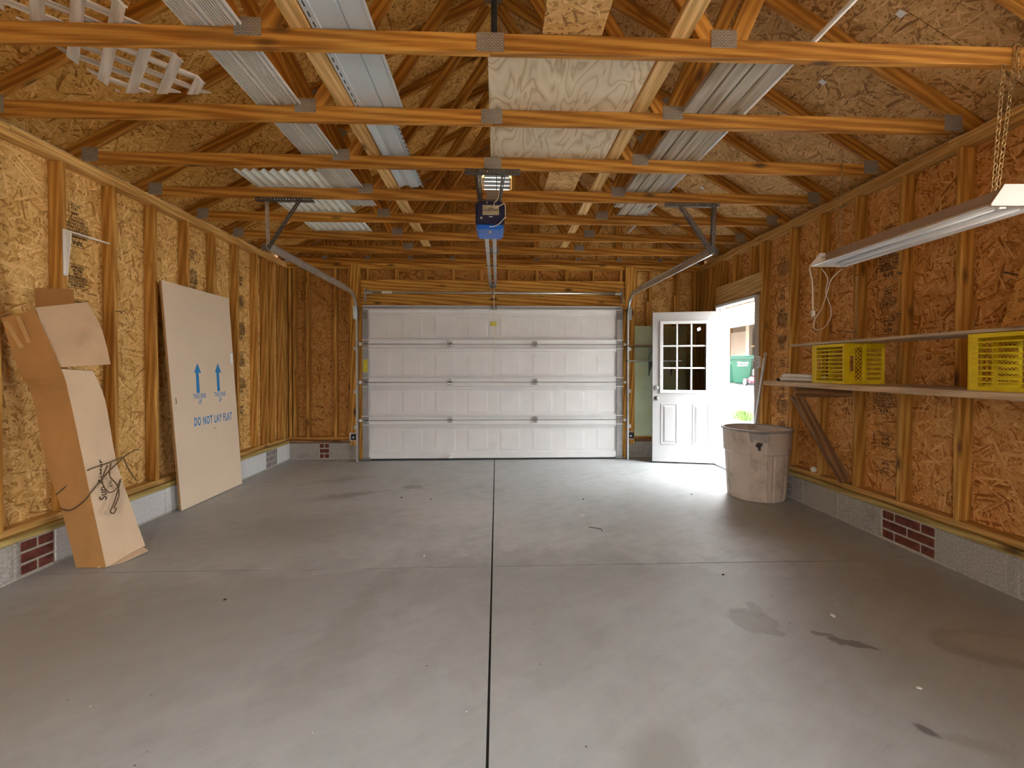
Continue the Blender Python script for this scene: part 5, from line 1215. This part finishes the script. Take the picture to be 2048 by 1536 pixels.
def sheet_put(name, me, y, z, mat):
    M = Matrix((ux, uy, nrm)).transposed().to_4x4(); M.translation = sheet_pt(y, z); obj(name, me, M_[mat], sh, M)
arrow = poly_me([(-0.022, -0.145), (0.022, -0.145), (0.014, 0.05), (0.05, 0.05), (0.0, 0.145), (-0.05, 0.05), (-0.026, 0.05)], 0, 0.0004, 'xy')
for y in (4.345, 4.655):
    sheet_put('arrow_print', arrow, y, 1.210, 'print_blue')
    sheet_put('lettering', text_me('THIS END\nUP', 0.066, 0.54, 0.0015), y + 0.02, 1.003, 'print_blue')
sheet_put('lettering', text_me('DO NOT LAY FLAT', 0.112, 0.52, 0.003), 4.565, 0.783, 'print_blue')
sheet_put('lettering', text_me('FRAGILE', 0.016, 0.8), 4.57, 0.69, 'print_black')
bm = bmesh.new(); bm_box(bm, (-0.022, 0.022), (-0.055, 0.055), (0, 0.0006)); sheet_put('white_sticker', new_mesh('st', bm), 4.895, 1.41, 'print_white')
obj('frayed_string', tube_me(smooth_path([(-2.93, 4.01, 1.0), (-2.905, 4.04, 1.04), (-2.90, 4.05, 0.98), (-2.925, 4.03, 0.92), (-2.90, 4.06, 0.90)]), 0.004, 5), M_['twine'], sh)
# white shelf bracket on the stud
lb_ = empty('shelf_bracket', (-2.98, 3.1, 2.1), 'white metal shelf bracket screwed to a stud above the carton', 'bracket')
ab('upright', (-2.982, -2.968), (3.112, 3.140), (1.945, 2.265), M_['white_plastic'], lb_, 'z', 0.003)
obj('web', poly_me([(0, 0.31), (0.02, 0.31), (0.035, 0.285), (0.008, 0.0), (0, 0.0)], -0.003, 0.003, 'xz'), M_['white_plastic'], lb_, Matrix.Translation((-2.968, 3.126, 1.948)))
beam('arm', (-2.975, 3.130, 2.258), (-2.978, 3.47, 2.262), 0.024, 0.010, M_['white_plastic'], lb_)
for z in (1.955, 2.235): obj('screw', box_me(0.003, 0.008, 0.008, 0.001), M_['dark_steel'], lb_, Matrix.Translation((-2.9665, 3.126, z)))
for (y, z, lab) in ((3.53, 1.75, 'bent nail on the second stud from the white bracket'),):
    tag(obj('nail', tube_me([(-2.985, y, z), (-2.955, y + 0.01, z + 0.004), (-2.945, y + 0.012, z - 0.012)], 0.003, 5), M_['dark_steel']), lab, 'nail')
# bits of litter on the floor
bm = bmesh.new()
tag(obj('twig', tube_me([(0.755, 3.545, 0.003), (0.845, 3.50, 0.004), (0.845, 3.45, 0.003)], 0.0025, 5), M_['dark_steel']), 'bent dark wire lying on the slab past the cross joint', 'wire')
rl = random.Random(5)
for k in range(10):
    x, y = rl.uniform(-1.8, 2.3), rl.uniform(1.6, 4.6); a = rl.uniform(0, 6.28); r = rl.uniform(0.006, 0.011)
    me = poly_me([(r * math.cos(q_ * 1.256 + rl.uniform(-.3, .3)) * 1.5, r * math.sin(q_ * 1.256)) for q_ in range(5)], 0.0005, 0.004, 'xy')
    tag(obj('floor_crumb', me, M_['joint_dark' if k % 3 else 'print_white'], None, Matrix.Translation((x, y, 0)) @ Matrix.Rotation(a, 4, 'Z')), ('tiny dark crumb of litter on the concrete slab' if k % 3 else 'tiny pale chip of litter on the concrete slab'), 'litter', 'dark crumbs on the slab' if k % 3 else 'pale chips on the slab')

# ================================================================== OUTSIDE THE ENTRY DOOR
nb = empty('neighbour_garage', (9.2, 16.0, -0.17), 'white garage with an open bay seen through the entry door', 'building')
ab('foundation', (9.2, 9.5), (11.5, 23.0), (-0.25, 0.42), M_['siding_white'], nb, 'y')
ab('slab_edge', (9.14, 12.6), (11.5, 23.0), (0.42, 0.62), M_['asphalt'], nb, 'y')
for k in range(9): ab('siding_board', (9.154, 9.24), (11.5, 23.0), (3.0 + 0.135 * k, 3.132 + 0.135 * k), M_['siding_white'], nb, 'y', 0.012)
ab('lintel', (9.2, 9.42), (11.5, 23.0), (2.9, 3.02), M_['siding_white'], nb, 'y')
ab('rear_wall', (12.5, 12.6), (11.5, 23.0), (0.6, 4.2), M_['wall_beige'], nb, 'y')
for y in (11.5, 22.8): ab('end_wall', (9.2, 12.6), (y, y + 0.2), (0.6, 4.2), M_['wall_beige'], nb, 'x')
ab('cupboard_door', (11.5, 11.56), (19.75, 21.1), (0.63, 3.0), M_['wall_beige'], nb, 'z')
ab('wall_post', (11.45, 11.6), (19.45, 19.72), (0.62, 3.4), M_['post_cream'], nb, 'z')
ab('wall_post', (11.45, 11.6), (21.1, 21.2), (0.62, 3.4), M_['brace_wood'], nb, 'z')
ab('roof_slab', (8.9, 12.9), (11.2, 23.2), (4.2, 4.32), M_['block_grey'], nb, 'y')
for z in (1.62, 2.25): ab('rack_board', (11.5, 12.4), (17.6, 19.4), (z, z + 0.05), M_['brace_wood'], nb, 'y')
mb = tag(ab('mulch_bed', (7.4, 9.12), (10.0, 24.0), (-0.165, -0.105), M_['mulch'], None, 'y'), 'reddish mulch bed along the white foundation outside', 'mulch', kind='stuff')
gc = empty('grass_clump', (6.9, 11.9, -0.12), 'bright green grassy clump outside the entry door', 'plant')
rg = random.Random(3); bm = bmesh.new()
for k in range(260):
    a = rg.uniform(0, 6.283); r = rg.uniform(0, 0.28) ; bx_, by_ = 6.75 + r * math.cos(a) * 0.9, 11.75 + r * math.sin(a) * 1.6
    h = rg.uniform(0.15, 0.36); ln = rg.uniform(0.05, 0.16); d = Vector((math.cos(a), math.sin(a), 0)); wv_ = Vector((-d.y, d.x, 0)) * 0.008
    p = Vector((bx_, by_, -0.13)); q1 = p + d * ln * 0.4 + Vector((0, 0, h * 0.7)); q2 = p + d * ln + Vector((0, 0, h))
    v1, v2, v3, v4, v5 = [bm.verts.new(x_) for x_ in (p - wv_, p + wv_, q1 + wv_ * 0.8, q1 - wv_ * 0.8, q2)]
    bm.faces.new((v1, v2, v3, v4)); bm.faces.new((v4, v3, v5))
g_ = obj('blades', new_mesh('blades', bm), M_['grass_green'], gc); g_['kind'] = 'stuff'
def bin_(M, lab, logo):
    b_ = empty('wheeled_bin', M.translation, lab, 'bin', 'green wheeled bins'); put(b_, M)
    bm = bmesh.new(); r = bmesh.ops.create_cube(bm, size=1.0)['verts']
    for v in r:
        tp = v.co.z > 0; v.co = Vector((math.copysign(0.36 if tp else 0.26, v.co.x), math.copysign(0.38 if tp else 0.27, v.co.y), 0.98 if tp else 0.04))
    bmesh.ops.bevel(bm, geom=bm.edges[:], offset=0.05, segments=2, affect='EDGES'); obj('body', new_mesh('bin', bm), M_['bin_green'], b_, M)
    obj('collar', rbox(-0.385, 0.385, -0.405, 0.405, 0.92, 0.99, 0.02), M_['bin_green'], b_, M)
    obj('lid', rbox(-0.39, 0.39, -0.41, 0.42, 0.992, 1.05, 0.025), M_['bin_dark'], b_, M)
    obj('grip_ledge', rbox(-0.405, -0.31, -0.16, 0.16, 0.72, 0.86, 0.02), M_['bin_green'], b_, M)
    for y in (-0.30, 0.30):
        bm = bmesh.new(); bm_cyl(bm, (0.24, y - 0.03, 0.125), (0.24, y + 0.03, 0.125), 0.12, 20); w_ = obj('wheel', new_mesh('wh', bm), M_['black_rubber'], b_, M)
        bm = bmesh.new(); bm_cyl(bm, (0.24, y - 0.035, 0.125), (0.24, y + 0.035, 0.125), 0.05, 12); obj('hub', new_mesh('hub', bm), M_['stile_steel'], w_, M)
    if logo:
        T = M @ Matrix.Translation((0.05, -0.372, 0.78)) @ Matrix.Rotation(R(90 + 6.5), 4, 'X')
        obj('shield_emblem', poly_me([(-0.20, 0.045), (-0.10, 0.045), (-0.10, 0.0), (-0.15, -0.04), (-0.20, 0.0)], 0, 0.002, 'xy'), M_['print_white'], b_, T)
        obj('lettering', text_me('WASTE', 0.075, 0.9, 0.003), M_['print_white'], b_, T @ Matrix.Translation((0.02, 0.0, 0.001)))
        obj('text_bar', poly_me([(-0.20, -0.07), (0.12, -0.07), (0.12, -0.105), (-0.20, -0.105)], 0, 0.002, 'xy'), M_['print_white'], b_, T)
    return b_
bin_(Matrix.Translation((9.98, 17.42, 0.62)) @ Matrix.Rotation(R(-30), 4, 'Z') @ Matrix.Scale(1.12, 4), 'green wheeled bin with a white shield emblem in the open bay', True)
bin_(Matrix.Translation((10.25, 18.60, 0.62)) @ Matrix.Rotation(R(-30), 4, 'Z'), 'plain green wheeled bin half hidden behind the one with the emblem', False)
mw = empty('red_mower', (9.9, 16.35, 0.62), 'red mower with a black wheel next to the green bins', 'mower')
obj('deck', rbox(-0.3, 0.3, -0.35, 0.35, 0.12, 0.34, 0.05), M_['red_paint'], mw, Matrix.Translation((10.0, 16.2, 0.62)))
obj('engine', rbox(-0.2, 0.2, -0.2, 0.2, 0.34, 0.68, 0.05), M_['black_rubber'], mw, Matrix.Translation((10.0, 16.25, 0.62)))
obj('fuel_can', rbox(-0.12, 0.12, -0.15, 0.15, 0.68, 1.0, 0.03), M_['orange_red'], mw, Matrix.Translation((10.0, 16.25, 0.62)))
for y in (15.85, 16.62):
    bm = bmesh.new(); bm_cyl(bm, (9.62, y, 0.76), (9.70, y, 0.76), 0.135, 24); w_ = obj('wheel', new_mesh('wh', bm), M_['black_rubber'], mw)
    bm = bmesh.new(); bm_cyl(bm, (9.61, y, 0.76), (9.71, y, 0.76), 0.05, 12); obj('hub', new_mesh('hub', bm), M_['bolt_bright'], w_)
